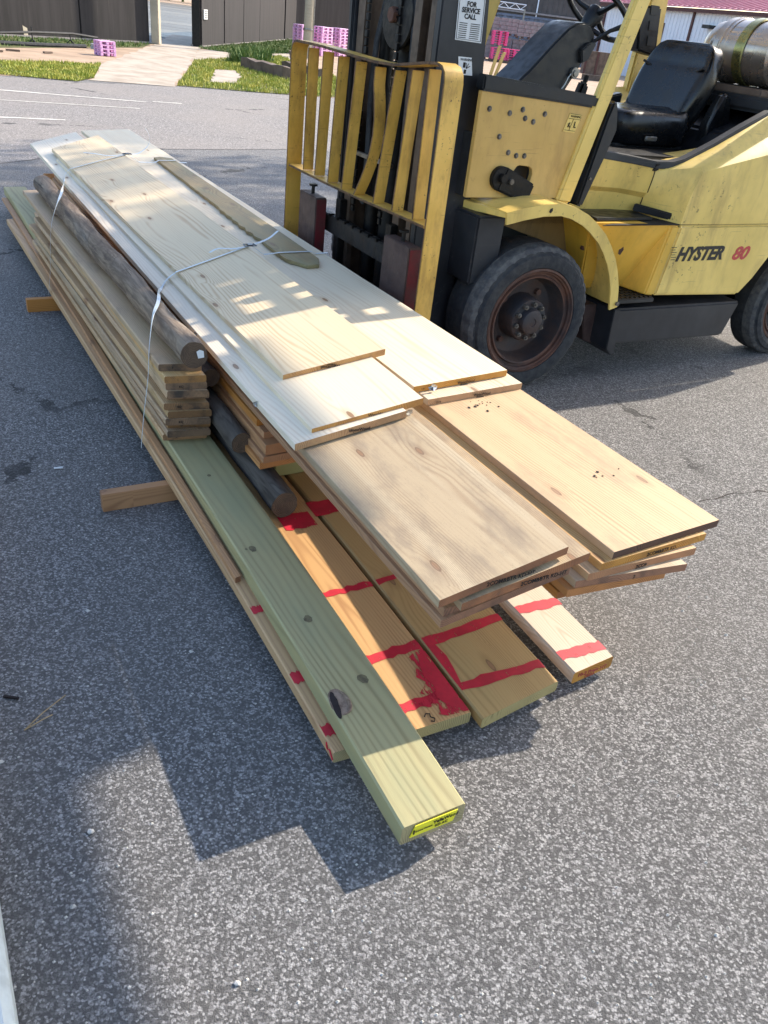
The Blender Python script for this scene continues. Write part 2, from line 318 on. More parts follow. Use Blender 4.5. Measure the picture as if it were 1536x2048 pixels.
def watermat():
    s = NT('river_water'); co = s.coord()
    n = s.noise(s.vmul(co, (.12, .7, 1)), 1.0, 5, .6); n2 = s.noise(s.vmul(co, (.03, .18, 1)), 1.0, 3)
    c = s.mix(s.rng(n2, .4, .6), lin((96, 82, 58)), lin((124, 112, 90)))
    s.bump(n, .8, .5); return s.fin(c, .34, 0.0, .35)
M['water'] = watermat()

# ------------------------------------------------------------------ mesh helpers
class MB:
    def __init__(s): s.v = []; s.f = []; s.mi = []; s.k = 0
    def add(s, vs, fs, mi=None):
        o = len(s.v); s.v += [tuple(v) for v in vs]
        for f in fs: s.f.append(tuple(i+o for i in f)); s.mi.append(s.k if mi is None else mi)
        return s
    def box(s, x0, x1, y0, y1, z0, z1, mi=None):
        return s.add([(x0,y0,z0),(x1,y0,z0),(x1,y1,z0),(x0,y1,z0),(x0,y0,z1),(x1,y0,z1),(x1,y1,z1),(x0,y1,z1)],
                     [(0,3,2,1),(4,5,6,7),(0,1,5,4),(1,2,6,5),(2,3,7,6),(3,0,4,7)], mi)
    def hexa(s, p, mi=None):           # 8 points, bottom ring then top ring
        return s.add(p, [(0,3,2,1),(4,5,6,7),(0,1,5,4),(1,2,6,5),(2,3,7,6),(3,0,4,7)], mi)
    def prism(s, poly, f0, f1, mi=None):   # poly of 2d points, f0/f1 map a 2d point to 3d
        n = len(poly); tri = tessellate_polygon([[Vector((p[0], p[1], 0)) for p in poly]])
        vs = [f0(*p) for p in poly]+[f1(*p) for p in poly]
        fs = [tuple(t) for t in tri]+[tuple(i+n for i in reversed(t)) for t in tri]+[(i, (i+1) % n, (i+1) % n+n, i+n) for i in range(n)]
        return s.add(vs, fs, mi)
    def side(s, poly, y0, y1, mi=None):    # (x,z) outline extruded along y
        return s.prism(poly, lambda x, z: (x, y0, z), lambda x, z: (x, y1, z), mi)
    def plate(s, outer, holes, y0, y1):
        loops = [outer]+holes; pts = [p for l in loops for p in l]; n = len(pts)
        tri = tessellate_polygon([[Vector((p[0], p[1], 0)) for p in l] for l in loops])
        fs = [tuple(t) for t in tri]+[tuple(i+n for i in reversed(t)) for t in tri]; o = 0
        for l in loops:
            k = len(l); fs += [(o+i, o+(i+1) % k, o+(i+1) % k+n, o+i+n) for i in range(k)]; o += k
        return s.add([(x, y0, z) for x, z in pts]+[(x, y1, z) for x, z in pts], fs)
    def cyl(s, a, b, r0, r1=None, n=16, mi=None, cap=True):
        a = Vector(a); b = Vector(b); r1 = r0 if r1 is None else r1
        t = (b-a).normalized(); u = t.orthogonal().normalized(); w_ = t.cross(u)
        ring = lambda c, r: [c+u*(r*math.cos(2*math.pi*i/n))+w_*(r*math.sin(2*math.pi*i/n)) for i in range(n)]
        fs = [(i, (i+1) % n, (i+1) % n+n, i+n) for i in range(n)]
        if cap: fs += [tuple(range(n-1, -1, -1)), tuple(range(n, 2*n))]
        return s.add(ring(a, r0)+ring(b, r1), fs, mi)
    def tube(s, pts, r, n=8, mi=None):
        pts = [Vector(p) for p in pts]; vs = []; prev = None
        for i, p in enumerate(pts):
            t = (pts[min(i+1, len(pts)-1)]-pts[max(i-1, 0)]).normalized()
            u = (prev-t*prev.dot(t)).normalized() if prev is not None else t.orthogonal().normalized(); prev = u; w_ = t.cross(u)
            rr = r[i] if isinstance(r, (list, tuple)) else r
            vs += [p+u*(rr*math.cos(2*math.pi*k/n))+w_*(rr*math.sin(2*math.pi*k/n)) for k in range(n)]
        m_ = len(pts); fs = [(i*n+k, i*n+(k+1) % n, (i+1)*n+(k+1) % n, (i+1)*n+k) for i in range(m_-1) for k in range(n)]
        fs += [tuple(range(n-1, -1, -1)), tuple(range((m_-1)*n, m_*n))]
        return s.add(vs, fs, mi)
    def ribbon(s, pts, wdir, width, th=.0012, mi=None):   # flat strap along pts
        pts = [Vector(p) for p in pts]; vs = []
        for i, p in enumerate(pts):
            t = (pts[min(i+1, len(pts)-1)]-pts[max(i-1, 0)]).normalized()
            wd = Vector(wdir); wd = (wd-t*wd.dot(t)).normalized(); nn = t.cross(wd)
            vs += [p-wd*width/2, p+wd*width/2, p+wd*width/2+nn*th, p-wd*width/2+nn*th]
        m_ = len(pts); fs = [(i*4+k, i*4+(k+1) % 4, (i+1)*4+(k+1) % 4, (i+1)*4+k) for i in range(m_-1) for k in range(4)]
        fs += [(3, 2, 1, 0), tuple(range((m_-1)*4, m_*4))]
        return s.add(vs, fs, mi)
    def lathe(s, prof, c, axis='y', n=48, mi=None, rfun=None, sign=1):   # prof: (r, offset along axis)
        vs = []
        for r, o in prof:
            for i in range(n):
                a = 2*math.pi*i/n; rr = r if rfun is None else rfun(r, o, i)
                p = (rr*math.cos(a), rr*math.sin(a)); o_ = o*sign
                vs.append({'y': (c[0]+p[0], c[1]+o_, c[2]+p[1]), 'x': (c[0]+o_, c[1]+p[0], c[2]+p[1]), 'z': (c[0]+p[0], c[1]+p[1], c[2]+o_)}[axis])
        m_ = len(prof); fs = [(i*n+k, i*n+(k+1) % n, (i+1)*n+(k+1) % n, (i+1)*n+k) for i in range(m_-1) for k in range(n)]
        return s.add(vs, fs, mi)
    def build(s, name, mats, parent=None, bevel=0.0, smooth=35, seg=2, off=None, loc=None, rotz=None, edge=None):
        me = bpy.data.meshes.new(name)
        vs = [tuple(Vector(v)-Vector(off)) for v in s.v] if off is not None else s.v
        me.from_pydata(vs, [], s.f)
        mats = mats if isinstance(mats, (list, tuple)) else [mats]
        for q in mats: me.materials.append(M[q] if isinstance(q, str) else q)
        for p, i in zip(me.polygons, s.mi): p.material_index = min(i, len(mats)-1)
        bm = bmesh.new(); bm.from_mesh(me); bmesh.ops.recalc_face_normals(bm, faces=bm.faces)
        if bevel:
            es = [e for e in bm.edges if len(e.link_faces) == 2 and e.calc_face_angle(0) > math.radians(28)]
            try: bmesh.ops.bevel(bm, geom=es, offset=bevel, segments=seg, affect='EDGES', clamp_overlap=True)
            except Exception: pass
        if edge is not None:
            bm.normal_update()
            for f_ in bm.faces:
                if f_.normal.x < -.75: f_.material_index = edge
        bm.to_mesh(me); bm.free()
        if smooth:
            me.shade_smooth(); me.set_sharp_from_angle(angle=math.radians(smooth))
        o = bpy.data.objects.new(name, me); COL.objects.link(o)
        if parent is not None: o.parent = parent
        if loc is not None: o.location = loc
        if rotz is not None: o.rotation_euler = (0, 0, rotz)
        return o

def tag(o, label, cat, group=None, kind=None):
    if label: o['label'] = label
    if cat: o['category'] = cat
    if group: o['group'] = group
    if kind: o['kind'] = kind
    return o
def structure(o, label=None):
    o['kind'] = 'structure'
    if label: o['label'] = label
    return o
def empty(name, loc, rz=0.0):
    o = bpy.data.objects.new(name, None); o.empty_display_size = .1; COL.objects.link(o); o.location = loc; o.rotation_euler = (0, 0, rz); return o
def dup(o, loc=None, rz=None, label=None, parent=None):
    c = o.copy(); COL.objects.link(c)
    if parent is not None: c.parent = parent
    if loc is not None: c.location = loc
    if rz is not None: c.rotation_euler = (0, 0, rz)
    if label: c['label'] = label
    for ch in o.children:
        e = ch.copy(); COL.objects.link(e); e.parent = c
        for g in ch.children:
            h = g.copy(); COL.objects.link(h); h.parent = e
    return c
def lettering(text, size, mat, mtx, parent=None, name='lettering', shear=0.0, bold=0.0, sx=1.0, depth=.0006, align='LEFT', bevel=0):
    cu = bpy.data.curves.new('txt', 'FONT'); cu.body = text; cu.size = size; cu.shear = shear; cu.offset = bold; cu.extrude = depth; cu.align_x = align
    cu.resolution_u = 3
    t = bpy.data.objects.new('txt', cu); COL.objects.link(t); bpy.context.view_layer.update()
    me = bpy.data.meshes.new_from_object(t.evaluated_get(bpy.context.evaluated_depsgraph_get()))
    bpy.data.objects.remove(t); bpy.data.curves.remove(cu)
    me.transform(Matrix.Diagonal((sx, 1, 1, 1))); me.transform(mtx); me.materials.clear(); me.materials.append(M[mat])
    me.name = name
    o = bpy.data.objects.new(name, me); COL.objects.link(o)
    if parent is not None: o.parent = parent
    return o
def face_mtx(origin, xdir, ydir):
    x = Vector(xdir).normalized(); y = Vector(ydir); y = (y-x*y.dot(x)).normalized(); z = x.cross(y)
    mm = Matrix((x, y, z)).transposed().to_4x4(); mm.translation = Vector(origin); return mm

# ------------------------------------------------------------------ the setting
def sheet(name, pts, z, mat, label=None):
    mb = MB(); tri = tessellate_polygon([[Vector((p[0], p[1], 0)) for p in pts]])
    mb.add([(p[0], p[1], z) for p in pts], [tuple(t) for t in tri])
    return structure(mb.build(name, mat, smooth=0), label)
sheet('ground', [(-600, -400), (600, -400), (600, 900), (-600, 900)], 0.0, 'asphalt')
def ragged(pts, step=.25, amp=.05, seed=1):
    rnd = random.Random(seed); out = []
    for i, a in enumerate(pts):
        b = pts[(i+1) % len(pts)]; L = math.hypot(b[0]-a[0], b[1]-a[1]); n = max(1, min(60, int(L/step)))
        nx, ny = -(b[1]-a[1])/max(L, 1e-6), (b[0]-a[0])/max(L, 1e-6)
        for k in range(n):
            t = k/n; j = rnd.uniform(-amp, amp) if k else 0
            out.append((a[0]+(b[0]-a[0])*t+nx*j, a[1]+(b[1]-a[1])*t+ny*j))
    return out
sheet('road', ragged([(-30, -6), (-6.2, 6.6), (-4.17, 7.9), (-3.65, 9.4), (-1.69, 11.3), (1.0, 12.2), (9, 15.5), (40, 28), (40, 46), (9, 27), (-1.86, 19.32), (-2.72, 18.49), (-3.75, 17.87), (-5.05, 17.23), (-6.47, 15.77), (-7.68, 15.12), (-14, 11.2), (-34, -2)], .5, .06, 3), .004, 'road')
sheet('dirt_yard', [(-30, -.5), (-14, 11.3), (-7.7, 15.3), (-6.4, 16.6), (-5.1, 17.4), (-2.7, 18.7), (1.5, 22), (40, 48), (60, 110), (10, 95), (-6.8, 52), (-8.0, 36), (-8.5, 33), (-9.4, 30), (-14, 20.5), (-36, 4)], .0035, 'dirt')
sheet('path', ragged([(-6.45, 16.4), (-5.05, 17.15), (-6.86, 24.93), (-8.1, 30.46), (-8.5, 33.0), (-9.4, 38.0), (-11.3, 38.0), (-9.5, 30.0), (-9.24, 28.69), (-7.6, 20.17)], .4, .07, 5), .008, 'concrete')
sheet('side_path', [(-6.81, 24.75), (-4.68, 32.53), (-5.25, 36.42), (-7.97, 29.84)], .0065, 'concrete')
sheet('lawn_soil', [(-16, 18), (-12.38, 24.68), (-9.62, 30.16), (-9.02, 27.29), (-10.38, 20.61), (-15, 12.5)], .007, 'soil')
sheet('lawn_soil', [(-8.21, 30.6), (-8.43, 52.25), (-5.56, 35.82), (-6.7, 30.23)], .0095, 'soil')
GL = [(-12.2, 11.6), (-8.93, 17.66), (-7.57, 20.0), (-6.54, 16.86), (-6.5, 15.95), (-7.83, 15.42)]
GR = [(-6.77, 24.87), (-5.67, 32.02), (-4.33, 29.05), (-1.0, 20.3), (-2.76, 18.71), (-3.79, 18.07), (-5.1, 17.42)]
sheet('verge_soil', GL, .0095, 'soil'); sheet('verge_soil', GR, .0095, 'soil')
sheet('concrete_patch', ragged([(-4.85, 19.02), (-5.61, 22.5), (-5.22, 22.99), (-4.66, 21.32), (-4.4, 19.41)], .3, .08, 8), .0125, 'concrete')

def inside(p, poly):
    c = False; n = len(poly)
    for i in range(n):
        a, b = poly[i], poly[i-1]
        if (a[1] > p[1]) != (b[1] > p[1]) and p[0] < (b[0]-a[0])*(p[1]-a[1])/(b[1]-a[1])+a[0]: c = not c
    return c
def grass(name, poly, n, h, mat, label, seed, hole=None):
    rnd = random.Random(seed); mb = MB(); xs = [p[0] for p in poly]; ys = [p[1] for p in poly]; k = 0
    while k < n:
        p = (rnd.uniform(min(xs), max(xs)), rnd.uniform(min(ys), max(ys)))
        if not inside(p, poly) or (hole and inside(p, hole)): continue
        k += 1; cl = .6+.8*abs(math.sin(p[0]*2.3+1.7*math.sin(p[1]*1.9))); hh = h*rnd.uniform(.4, 1.1)*cl; a = rnd.uniform(0, 6.28); wd = .012+hh*.05; ln = rnd.uniform(-.5, .5)*hh
        dx, dy = math.cos(a)*wd, math.sin(a)*wd
        mb.add([(p[0]-dx, p[1]-dy, .009), (p[0]+dx, p[1]+dy, .009), (p[0]-dy/wd*ln*.5, p[1]+dx/wd*ln*.5, .009+hh*.65), (p[0]-dy/wd*ln, p[1]+dx/wd*ln, .009+hh)], [(0, 1, 2), (1, 3, 2)])
    return tag(mb.build(name, mat, smooth=0), label, 'grass', kind='stuff')
grass('grass', GL, 14000, .055, 'grass', 'sunlit green grass on the verge left of the concrete path', 1)
grass('grass', GR, 22000, .065, 'grass', 'sunlit weedy grass on the verge right of the concrete path', 2, [(-4.85, 19.02), (-5.61, 22.5), (-5.22, 22.99), (-4.66, 21.32), (-4.4, 19.41)])
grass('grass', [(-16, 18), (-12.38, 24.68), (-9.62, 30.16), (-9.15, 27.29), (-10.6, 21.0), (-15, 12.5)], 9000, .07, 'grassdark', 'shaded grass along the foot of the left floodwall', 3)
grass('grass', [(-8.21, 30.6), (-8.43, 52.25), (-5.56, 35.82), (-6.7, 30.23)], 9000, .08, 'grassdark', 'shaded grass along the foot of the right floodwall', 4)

def stripe(a, b, wd, label):
    mb = MB(); a = Vector((a[0], a[1], 0)); b = Vector((b[0], b[1], 0)); n = (b-a).normalized().cross(UPZ)*wd/2; rnd = random.Random(label); top = []; bot = []
    for i in range(25):
        p = a.lerp(b, i/24); top.append(p+n*rnd.uniform(.7, 1.15)); bot.append(p-n*rnd.uniform(.7, 1.15))
    mb.add([tuple(v+UPZ*.008) for v in top+bot], [(i, i+1, i+26, i+25) for i in range(24)])
    return structure(mb.build('road_marking', 'roadpaint', smooth=0), label)
stripe((-9.5, 12.3), (-4.67, 14.2), .10, 'worn white line nearest the grass verge')
stripe((-4.62, 14.37), (-4.2, 14.6), .09, 'short worn white dash on the road')
stripe((-9, 10.7), (-4.48, 13.3), .06, 'faint white line across the road')
stripe((-8.5, 8.7), (-4.78, 11.24), .09, 'worn white line nearest the lumber pile')

# river and far bank
sheet('river', [(-9, 36.5), (-6, 60), (-8, 130), (-90, 190), (-90, 30), (-12.5, 34)], .006, 'water')
sheet('far_bank', [(-8, 128), (20, 300), (-200, 400), (-130, 170), (-62, 122), (-30, 122)], .012, 'dirt')
mb = MB(); rnd = random.Random(5)
for t in range(26):
    cx = -75+t*2.7+rnd.uniform(-1, 1); cy = 150-(cx+75)*.15+rnd.uniform(-5, 8); H_ = rnd.uniform(6, 11)
    mb.cyl((cx, cy, 0), (cx, cy, H_*.6), .25, .1, 6)
    for k in range(420):
        th, ph = rnd.uniform(0, 6.28), rnd.uniform(-1, 1); rr = rnd.uniform(.5, 1)**.5; R_ = H_*.36*(1+.3*math.sin(3*th+t))
        c = Vector((cx+math.cos(th)*R_*rr*math.sqrt(1-ph*ph), cy+math.sin(th)*R_*rr*math.sqrt(1-ph*ph), H_*.6+ph*H_*.45*rr)); q = rnd.uniform(.25, .55)
        u = Vector((rnd.uniform(-1, 1), rnd.uniform(-1, 1), rnd.uniform(-1, 1))).normalized(); v_ = u.orthogonal()
        mb.add([c-u*q, c+v_*q*.6, c+u*q, c-v_*q*.6], [(0, 1, 2, 3)])
tag(mb.build('far_trees', 'leaf', smooth=0), 'far green trees on the opposite bank of the river', 'trees', kind='stuff')

# floodwalls, each a thing with its panels
def wall(name, pts, h, th, label, plen=2.4, cap=None):
    root = empty(name, (pts[0][0], pts[0][1], 0)); tag(root, label, 'wall'); off = (pts[0][0], pts[0][1], 0); rnd = random.Random(label)
    for a, b in zip(pts, pts[1:]):
        a = Vector((a[0], a[1], 0)); b = Vector((b[0], b[1], 0)); L = (b-a).length; n = max(1, int(L/plen)); t = (b-a).normalized(); nn = t.cross(UPZ)
        for k in range(n):
            p0 = a+t*(L*k/n+.012); p1 = a+t*(L*(k+1)/n-.012); o = nn*rnd.uniform(-.03, .03)
            mb = MB().hexa([p0+o, p1+o, p1+o-nn*th, p0+o-nn*th]+[v+UPZ*h for v in (p0+o, p1+o, p1+o-nn*th, p0+o-nn*th)])
            mb.build('panel', 'wallsteel', root, .015, off=off)
        for k in range(n+1):
            mb = MB(); p = a+t*(L*k/n); mb.hexa([p-t*.05+nn*-.05, p+t*.05+nn*-.05, p+t*.05-nn*(th-.05), p-t*.05-nn*(th-.05)]+[v+UPZ*(h-.02) for v in (p-t*.05+nn*-.05, p+t*.05+nn*-.05, p+t*.05-nn*(th-.05), p-t*.05-nn*(th-.05))])
            mb.build('joint_strip', 'blackgrease', root, off=off)
        mb = MB(); q0 = a+nn*.05; q1 = b+nn*.05
        mb.hexa([q0, q1, b-nn*(th+.05), a-nn*(th+.05)]+[v+UPZ*.06 for v in (q0, q1, b-nn*(th+.05), a-nn*(th+.05))])
        mb.build('footing', 'block', root, .01, off=off)
    return root
wl = wall('floodwall', [(-16.5, 15.4), (-12.09, 24.65), (-9.62, 29.85)], 3.2, .35, 'dark grey floodwall on the left of the river gap')
MB().box(-.13, .13, -.13, .13, 0, 3.1).build('end_post', 'wallbase', wl, .02, loc=(-9.42+16.5, 29.95-15.4, 0))
mb = MB(); mb.hexa([(-11.74, 25.36, 0), (-11.68, 25.49, 0), (-11.75, 25.52, 0), (-11.81, 25.39, 0), (-11.86, 25.30, 3.1), (-11.80, 25.44, 3.1), (-11.87, 25.47, 3.1), (-11.93, 25.33, 3.1)])
mb.build('pale_streak', 'wallbase', wl, off=(-16.5, 15.4, 0))
wr = wall('floodwall', [(-8.29, 31.42), (-8.08, 50.0), (-5.2, 53.5), (2.0, 66.0)], 3.4, .35, 'dark grey floodwall running back on the right of the river gap', 3.0)
tl = Vector((.012, 1, 0)).normalized()
mb = MB().hexa([Vector((-8.27, 31.6, .84)), Vector((-8.262, 32.05, .84)), Vector((-8.245, 32.05, .84)), Vector((-8.253, 31.6, .84))]+[Vector((-8.27, 31.6, 1.13)), Vector((-8.262, 32.05, 1.13)), Vector((-8.245, 32.05, 1.13)), Vector((-8.253, 31.6, 1.13))])
sg = mb.build('notice_sign', 'whitelabel', smooth=0); tag(sg, 'small white notice on the dark wall beside the river gap', 'sign')
mb = MB()
for k in range(4): mb.box(-8.243, -8.238, 31.67, 31.98, .90+k*.055, .915+k*.055)
mb.build('print', 'ink', sg, smooth=0)
tt = Vector((7.2, 12.5, 0)).normalized(); pn = tt.cross(UPZ)
c0 = Vector((-5.2, 53.5, 0))+tt*.7
mb = MB(); 
for k in range(2):
    z0 = 1.72+k*.13; a = c0+pn*.06; b = a+tt*.4
    mb.hexa([a+UPZ*z0, b+UPZ*z0, b-pn*.02+UPZ*z0, a-pn*.02+UPZ*z0]+[v+UPZ*(z0+.07) for v in (a, b, b-pn*.02, a-pn*.02)])
tag(mb.build('notice_sign', 'whitelabel', smooth=0), 'pair of small white strips on the far wall above pink pallets', 'sign')

# utility pole
up_ = empty('utility_pole', (-4.85, 32.9, 0)); tag(up_, 'weathered wooden utility pole in front of pink pallet stacks', 'pole')
MB().cyl((0, 0, 0), (.02, 0, 7.5), .175, .13, 14).build('shaft', 'pole', up_)
MB().tube([(.2, -.02, .0), (.19, -.02, 1.2), (.2, -.02, 3.5), (.17, 0, 7)], .018, 6).build('conduit', 'steel', up_)
MB().lathe([(.185, .62), (.19, .64), (.19, .67), (.185, .69)], (0, 0, .25), 'z', 16).build('band', 'steel', up_)

# pallets
def pallet_mesh(name, mat, L=.62, W=.5, h=.105):
    mb = MB(); mb.box(-L/2, L/2, -W/2, W/2, h*.72, h)
    for x in (-1, 0, 1):
        for y in (-1, 0, 1): mb.box(x*L*.42-L*.08, x*L*.42+L*.08, y*W*.41-W*.09, y*W*.41+W*.09, h*.14, h*.72)
        mb.box(x*L*.42-L*.08, x*L*.42+L*.08, -W/2, W/2, 0, h*.14)
    return mb.build(name, mat, bevel=.006, seg=1)
pal = pallet_mesh('pallet', 'pinkplastic'); first = [True]
ORD = ['bottom', 'second', 'third', 'fourth', 'fifth', 'top']
def stack(x, y, rz, n, z0, h, label, group, src=None):
    src = src or pal; rnd = random.Random(label+str(x))
    for k in range(n):
        loc = (x+rnd.uniform(-.012, .012), y+rnd.uniform(-.012, .012), z0+k*h); rr = rz+rnd.uniform(-.03, .03)
        if src.get('used') is None: src['used'] = 1; o = src; o.location = loc; o.rotation_euler = (0, 0, rr)
        else: o = src.copy(); COL.objects.link(o); o.location = loc; o.rotation_euler = (0, 0, rr)
        tag(o, label % ('top' if k == n-1 else ORD[k]), 'pallet', group)
for i, (x, y) in enumerate([(-5.36, 35.1), (-4.72, 36.0), (-4.18, 37.3), (-3.62, 38.5)]):
    nm = ['leftmost', 'second', 'third', 'rightmost'][i]
    stack(x, y, .95, 4, .01, .1075, '%s pallet of the lower tier, '+nm+' pink stack by the utility pole', 'pink pallets in double stacks'); stack(x, y, .95, 5, .46, .1075, '%s pallet of the upper tier, '+nm+' pink stack by the utility pole', 'pink pallets in double stacks')
stack(-8.38, 22.5, .85, 4, .012, .082, '%s pink pallet of the single low stack beside the concrete path', 'pink pallets in the low stack', pallet_mesh('pallet', 'pinkplastic', .42, .34, .08))
hp = pallet_mesh('pallet', 'hotpink', .92, .8, .118)
stack(3.3, 55, .05, 5, .15, .12, '%s hot pink pallet of the lower left stack by the concrete blocks', 'hot pink pallets', hp)
stack(4.25, 55.3, .05, 5, .15, .12, '%s hot pink pallet of the lower right stack by the concrete blocks', 'hot pink pallets', hp)
stack(3.25, 55.2, .05, 6, .88, .12, '%s hot pink pallet of the upper stack by the concrete blocks', 'hot pink upper pallets', hp)
tag(MB().box(2.8, 4.5, 54.5, 55.8, 0, .149).build('timber_skid', 'timber', bevel=.02), 'dark timber skid under the hot pink pallets', 'skid')

# low yard things at the far left
sh = empty('long_stand', (-10.4, 23.2, 0)); tag(sh, 'dark pipe laid on two low folding stands by the wall', 'stand')
def shp(name, pts, r, mat): return MB().tube([(p[0]+10.4, p[1]-23.2, p[2]) for p in pts], r, 6).build(name, mat, sh)
shp('pipe', [(-11.4, 20.6, .20), (-10.75, 22.0, .26), (-10.39, 23.0, .30), (-10.03, 24.6, .29), (-9.7, 25.5, .22)], .028, 'black')
for (x, y) in ((-10.42, 22.95), (-10.07, 24.5)):
    for dx, dy in ((-.12, -.05), (.12, .05), (.0, .14)): shp('leg', [(x, y, .14), (x+dx, y+dy, .012)], .014, 'black')
    shp('upright', [(x, y, .12), (x, y, .42 if x < -10.3 else .32)], .014, 'black')
tag(MB().tube([(-12.2, 19.6, .05), (-10.2, 22.6, .05), (-9.55, 24.2, .05)], .05, 8).build('rubber_pipe', 'rubber'), 'long black rubber pipe lying on the dirt before the wall', 'pipe')
mb = MB(); rnd = random.Random(9)
for k in range(7): mb.hexa([(x+rnd.uniform(-.03, .03), y+rnd.uniform(-.03, .03), z) for z in (.012+k*.018, .026+k*.018) for x, y in ((-9.3, 24.2), (-9.05, 24.7), (-9.2, 24.78), (-9.45, 24.28))])
tag(mb.build('sheet_bundle', 'whitelabel', smooth=0), 'small bundle of white sheets by the low pallet stack', 'sheets')
for i, (x, y, l, a) in enumerate([(-9.9, 19.6, .6, .9), (-9.75, 20.4, .3, .5), (-9.2, 21.0, .25, 1.2)]):
    tag(MB().box(-l/2, l/2, -.03, .03, .012, .05).build('scrap_lath', 'timber', loc=(x, y, 0), rotz=a), ['long', 'short', 'tiny'][i]+' dark scrap lath lying on the dirt yard', 'lath', 'scrap laths on the dirt yard')

# timber bank and post in the right verge
def rough_beam(name, a, b, w_, h, label, mat='timber', seed=1):
    rnd = random.Random(seed); a = Vector(a); b = Vector(b); t = (b-a).normalized(); n = t.cross(UPZ); mb = MB(); N = 8; vs = []
    for i in range(N+1):
        p = a.lerp(b, i/N); j = [rnd.uniform(.85, 1.15) for _ in range(4)]
        vs += [p-n*w_/2*j[0], p+n*w_/2*j[1], p+n*w_/2*j[2]+UPZ*h*j[3], p-n*w_/2*j[3]+UPZ*h*j[0]]
    fs = [(i*4+k, i*4+(k+1) % 4, i*4+4+(k+1) % 4, i*4+4+k) for i in range(N) for k in range(4)]+[(3, 2, 1, 0), (N*4, N*4+1, N*4+2, N*4+3)]
    return tag(mb.add(vs, fs).build(name, mat, bevel=.01, seg=1), label, 'beam')
rough_beam('timber_beam', (-5.25, 24.3, 0), (-3.75, 22.3, 0), .25, .26, 'long dark old timber beam lying in the weedy verge', seed=3)
rough_beam('timber_beam', (-4.5, 26.2, 0), (-3.2, 24.4, 0), .22, .2, 'second old timber beam behind the leaning post', seed=4)
tag(MB().hexa([(-4.05, 24.85, 0), (-3.93, 24.85, 0), (-3.93, 24.97, 0), (-4.05, 24.97, 0), (-4.17, 24.85, .54), (-4.06, 24.85, .50), (-4.06, 24.97, .50), (-4.17, 24.97, .54)]).build('wooden_post', 'timber', bevel=.01), 'short leaning wooden post in the verge', 'post')
mb = MB(); rnd = random.Random(12)
for k in range(16):
    a = rnd.uniform(0, 6.28); r_ = rnd.uniform(0, .5); c = (-5.75+math.cos(a)*r_*.5, 26.8+math.sin(a)*r_*1.4); s_ = rnd.uniform(.06, .16)
    mb.hexa([(c[0]+x*s_*rnd.uniform(.7, 1.2), c[1]+y*s_*rnd.uniform(.7, 1.2), z*s_*rnd.uniform(.8, 1.3)) for z in (0, 1) for x, y in ((-1, -1), (1, -1), (1, 1), (-1, 1))])
tag(mb.build('rubble', 'timber', bevel=.01, seg=1), 'heap of broken rubble in the right verge', 'rubble', kind='stuff')
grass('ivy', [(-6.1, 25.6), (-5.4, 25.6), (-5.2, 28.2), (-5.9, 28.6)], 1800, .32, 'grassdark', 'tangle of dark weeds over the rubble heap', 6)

# right-hand yard: blocks, container, buildings
def blockpack(x, y, z, nx, nz, bw, bh, label):
    r_ = empty('block_pack', (x, y, z)); tag(r_, label, 'concrete blocks', 'packs of concrete blocks'); src = None; rnd = random.Random(label)
    for i in range(nx):
        for k in range(nz):
            if src is None: src = MB().box(-bw*.485, bw*.485, -.35, .35, 0, bh*.95).build('block', 'block', r_, .012, seg=1); o = src
            else: o = src.copy(); COL.objects.link(o)
            o.location = ((i+.5)*bw+(bw*.25 if k % 2 else 0)*(1 if 0 < i < nx-1 else 0), rnd.uniform(-.015, .015), .12+k*bh)
    MB().box(0, nx*bw, -.33, .33, .0, .03).build('pallet_base', 'timber', r_); mb = MB()
    for i in range(nx+1): mb.box(min(max(i*bw-.05, 0), nx*bw-.1), min(max(i*bw-.05, 0), nx*bw-.1)+.1, -.33, .33, .03, .118)
    mb.build('pallet_leg', 'timber', r_); MB().box(.06, nx*bw-.06, -.3, .3, .12, .12+nz*bh-.05).build('pack_core', 'block', r_)
blockpack(2.82, 57.2, 1.39, 4, 4, .385, .2, 'upper left pack of grey concrete blocks on pallet')
blockpack(4.36, 57.2, 1.33, 4, 4, .385, .21, 'upper right pack of grey concrete blocks on pallet')
blockpack(2.6, 57.4, 0, 4, 5, .385, .235, 'lower left pack of grey concrete blocks behind the hot pink pallets')
blockpack(4.2, 57.4, 0, 4, 5, .385, .23, 'lower middle pack of grey concrete blocks below the upper right pack')
blockpack(5.95, 61.5, 0, 4, 5, .39, .24, 'lower right pack of grey concrete blocks next to the container')
mb = MB(); rnd = random.Random(3)
for k in range(5): mb.box(4.5+rnd.uniform(-.1, .1), 6.0+rnd.uniform(-.2, .1), 55.6, 56.5, .01+k*.09, .07+k*.09)
tag(mb.build('board_pile', 'timber', bevel=.01), 'low pile of weathered boards before the concrete blocks', 'boards', kind='stuff')
ct = empty('shipping_container', (3.6, 66, 0)); tag(ct, 'blue grey corrugated shipping container behind the concrete blocks', 'container')
mb = MB(); n = 46; vs = []
for i in range(n+1):
    o = .09 if (i//2) % 2 else 0
    vs += [(i*.16, -o, .15), (i*.16, -o, 2.55)]
mb.add(vs, [(i*2, i*2+2, i*2+3, i*2+1) for i in range(n)]); mb.build('corrugated_side', 'container', ct, smooth=0)
MB().box(0, 7.36, .05, 2.4, .15, 2.5).build('body', 'container', ct)
MB().box(-.05, 7.42, -.12, 2.4, 2.55, 2.68).build('top_rail', 'container', ct); MB().box(-.05, 7.42, -.12, 2.4, .0, .15).build('bottom_rail', 'container', ct)
tr = empty('lattice_truss', (2.85, 62, 0)); tag(tr, 'white metal lattice truss lying above the concrete blocks', 'truss')
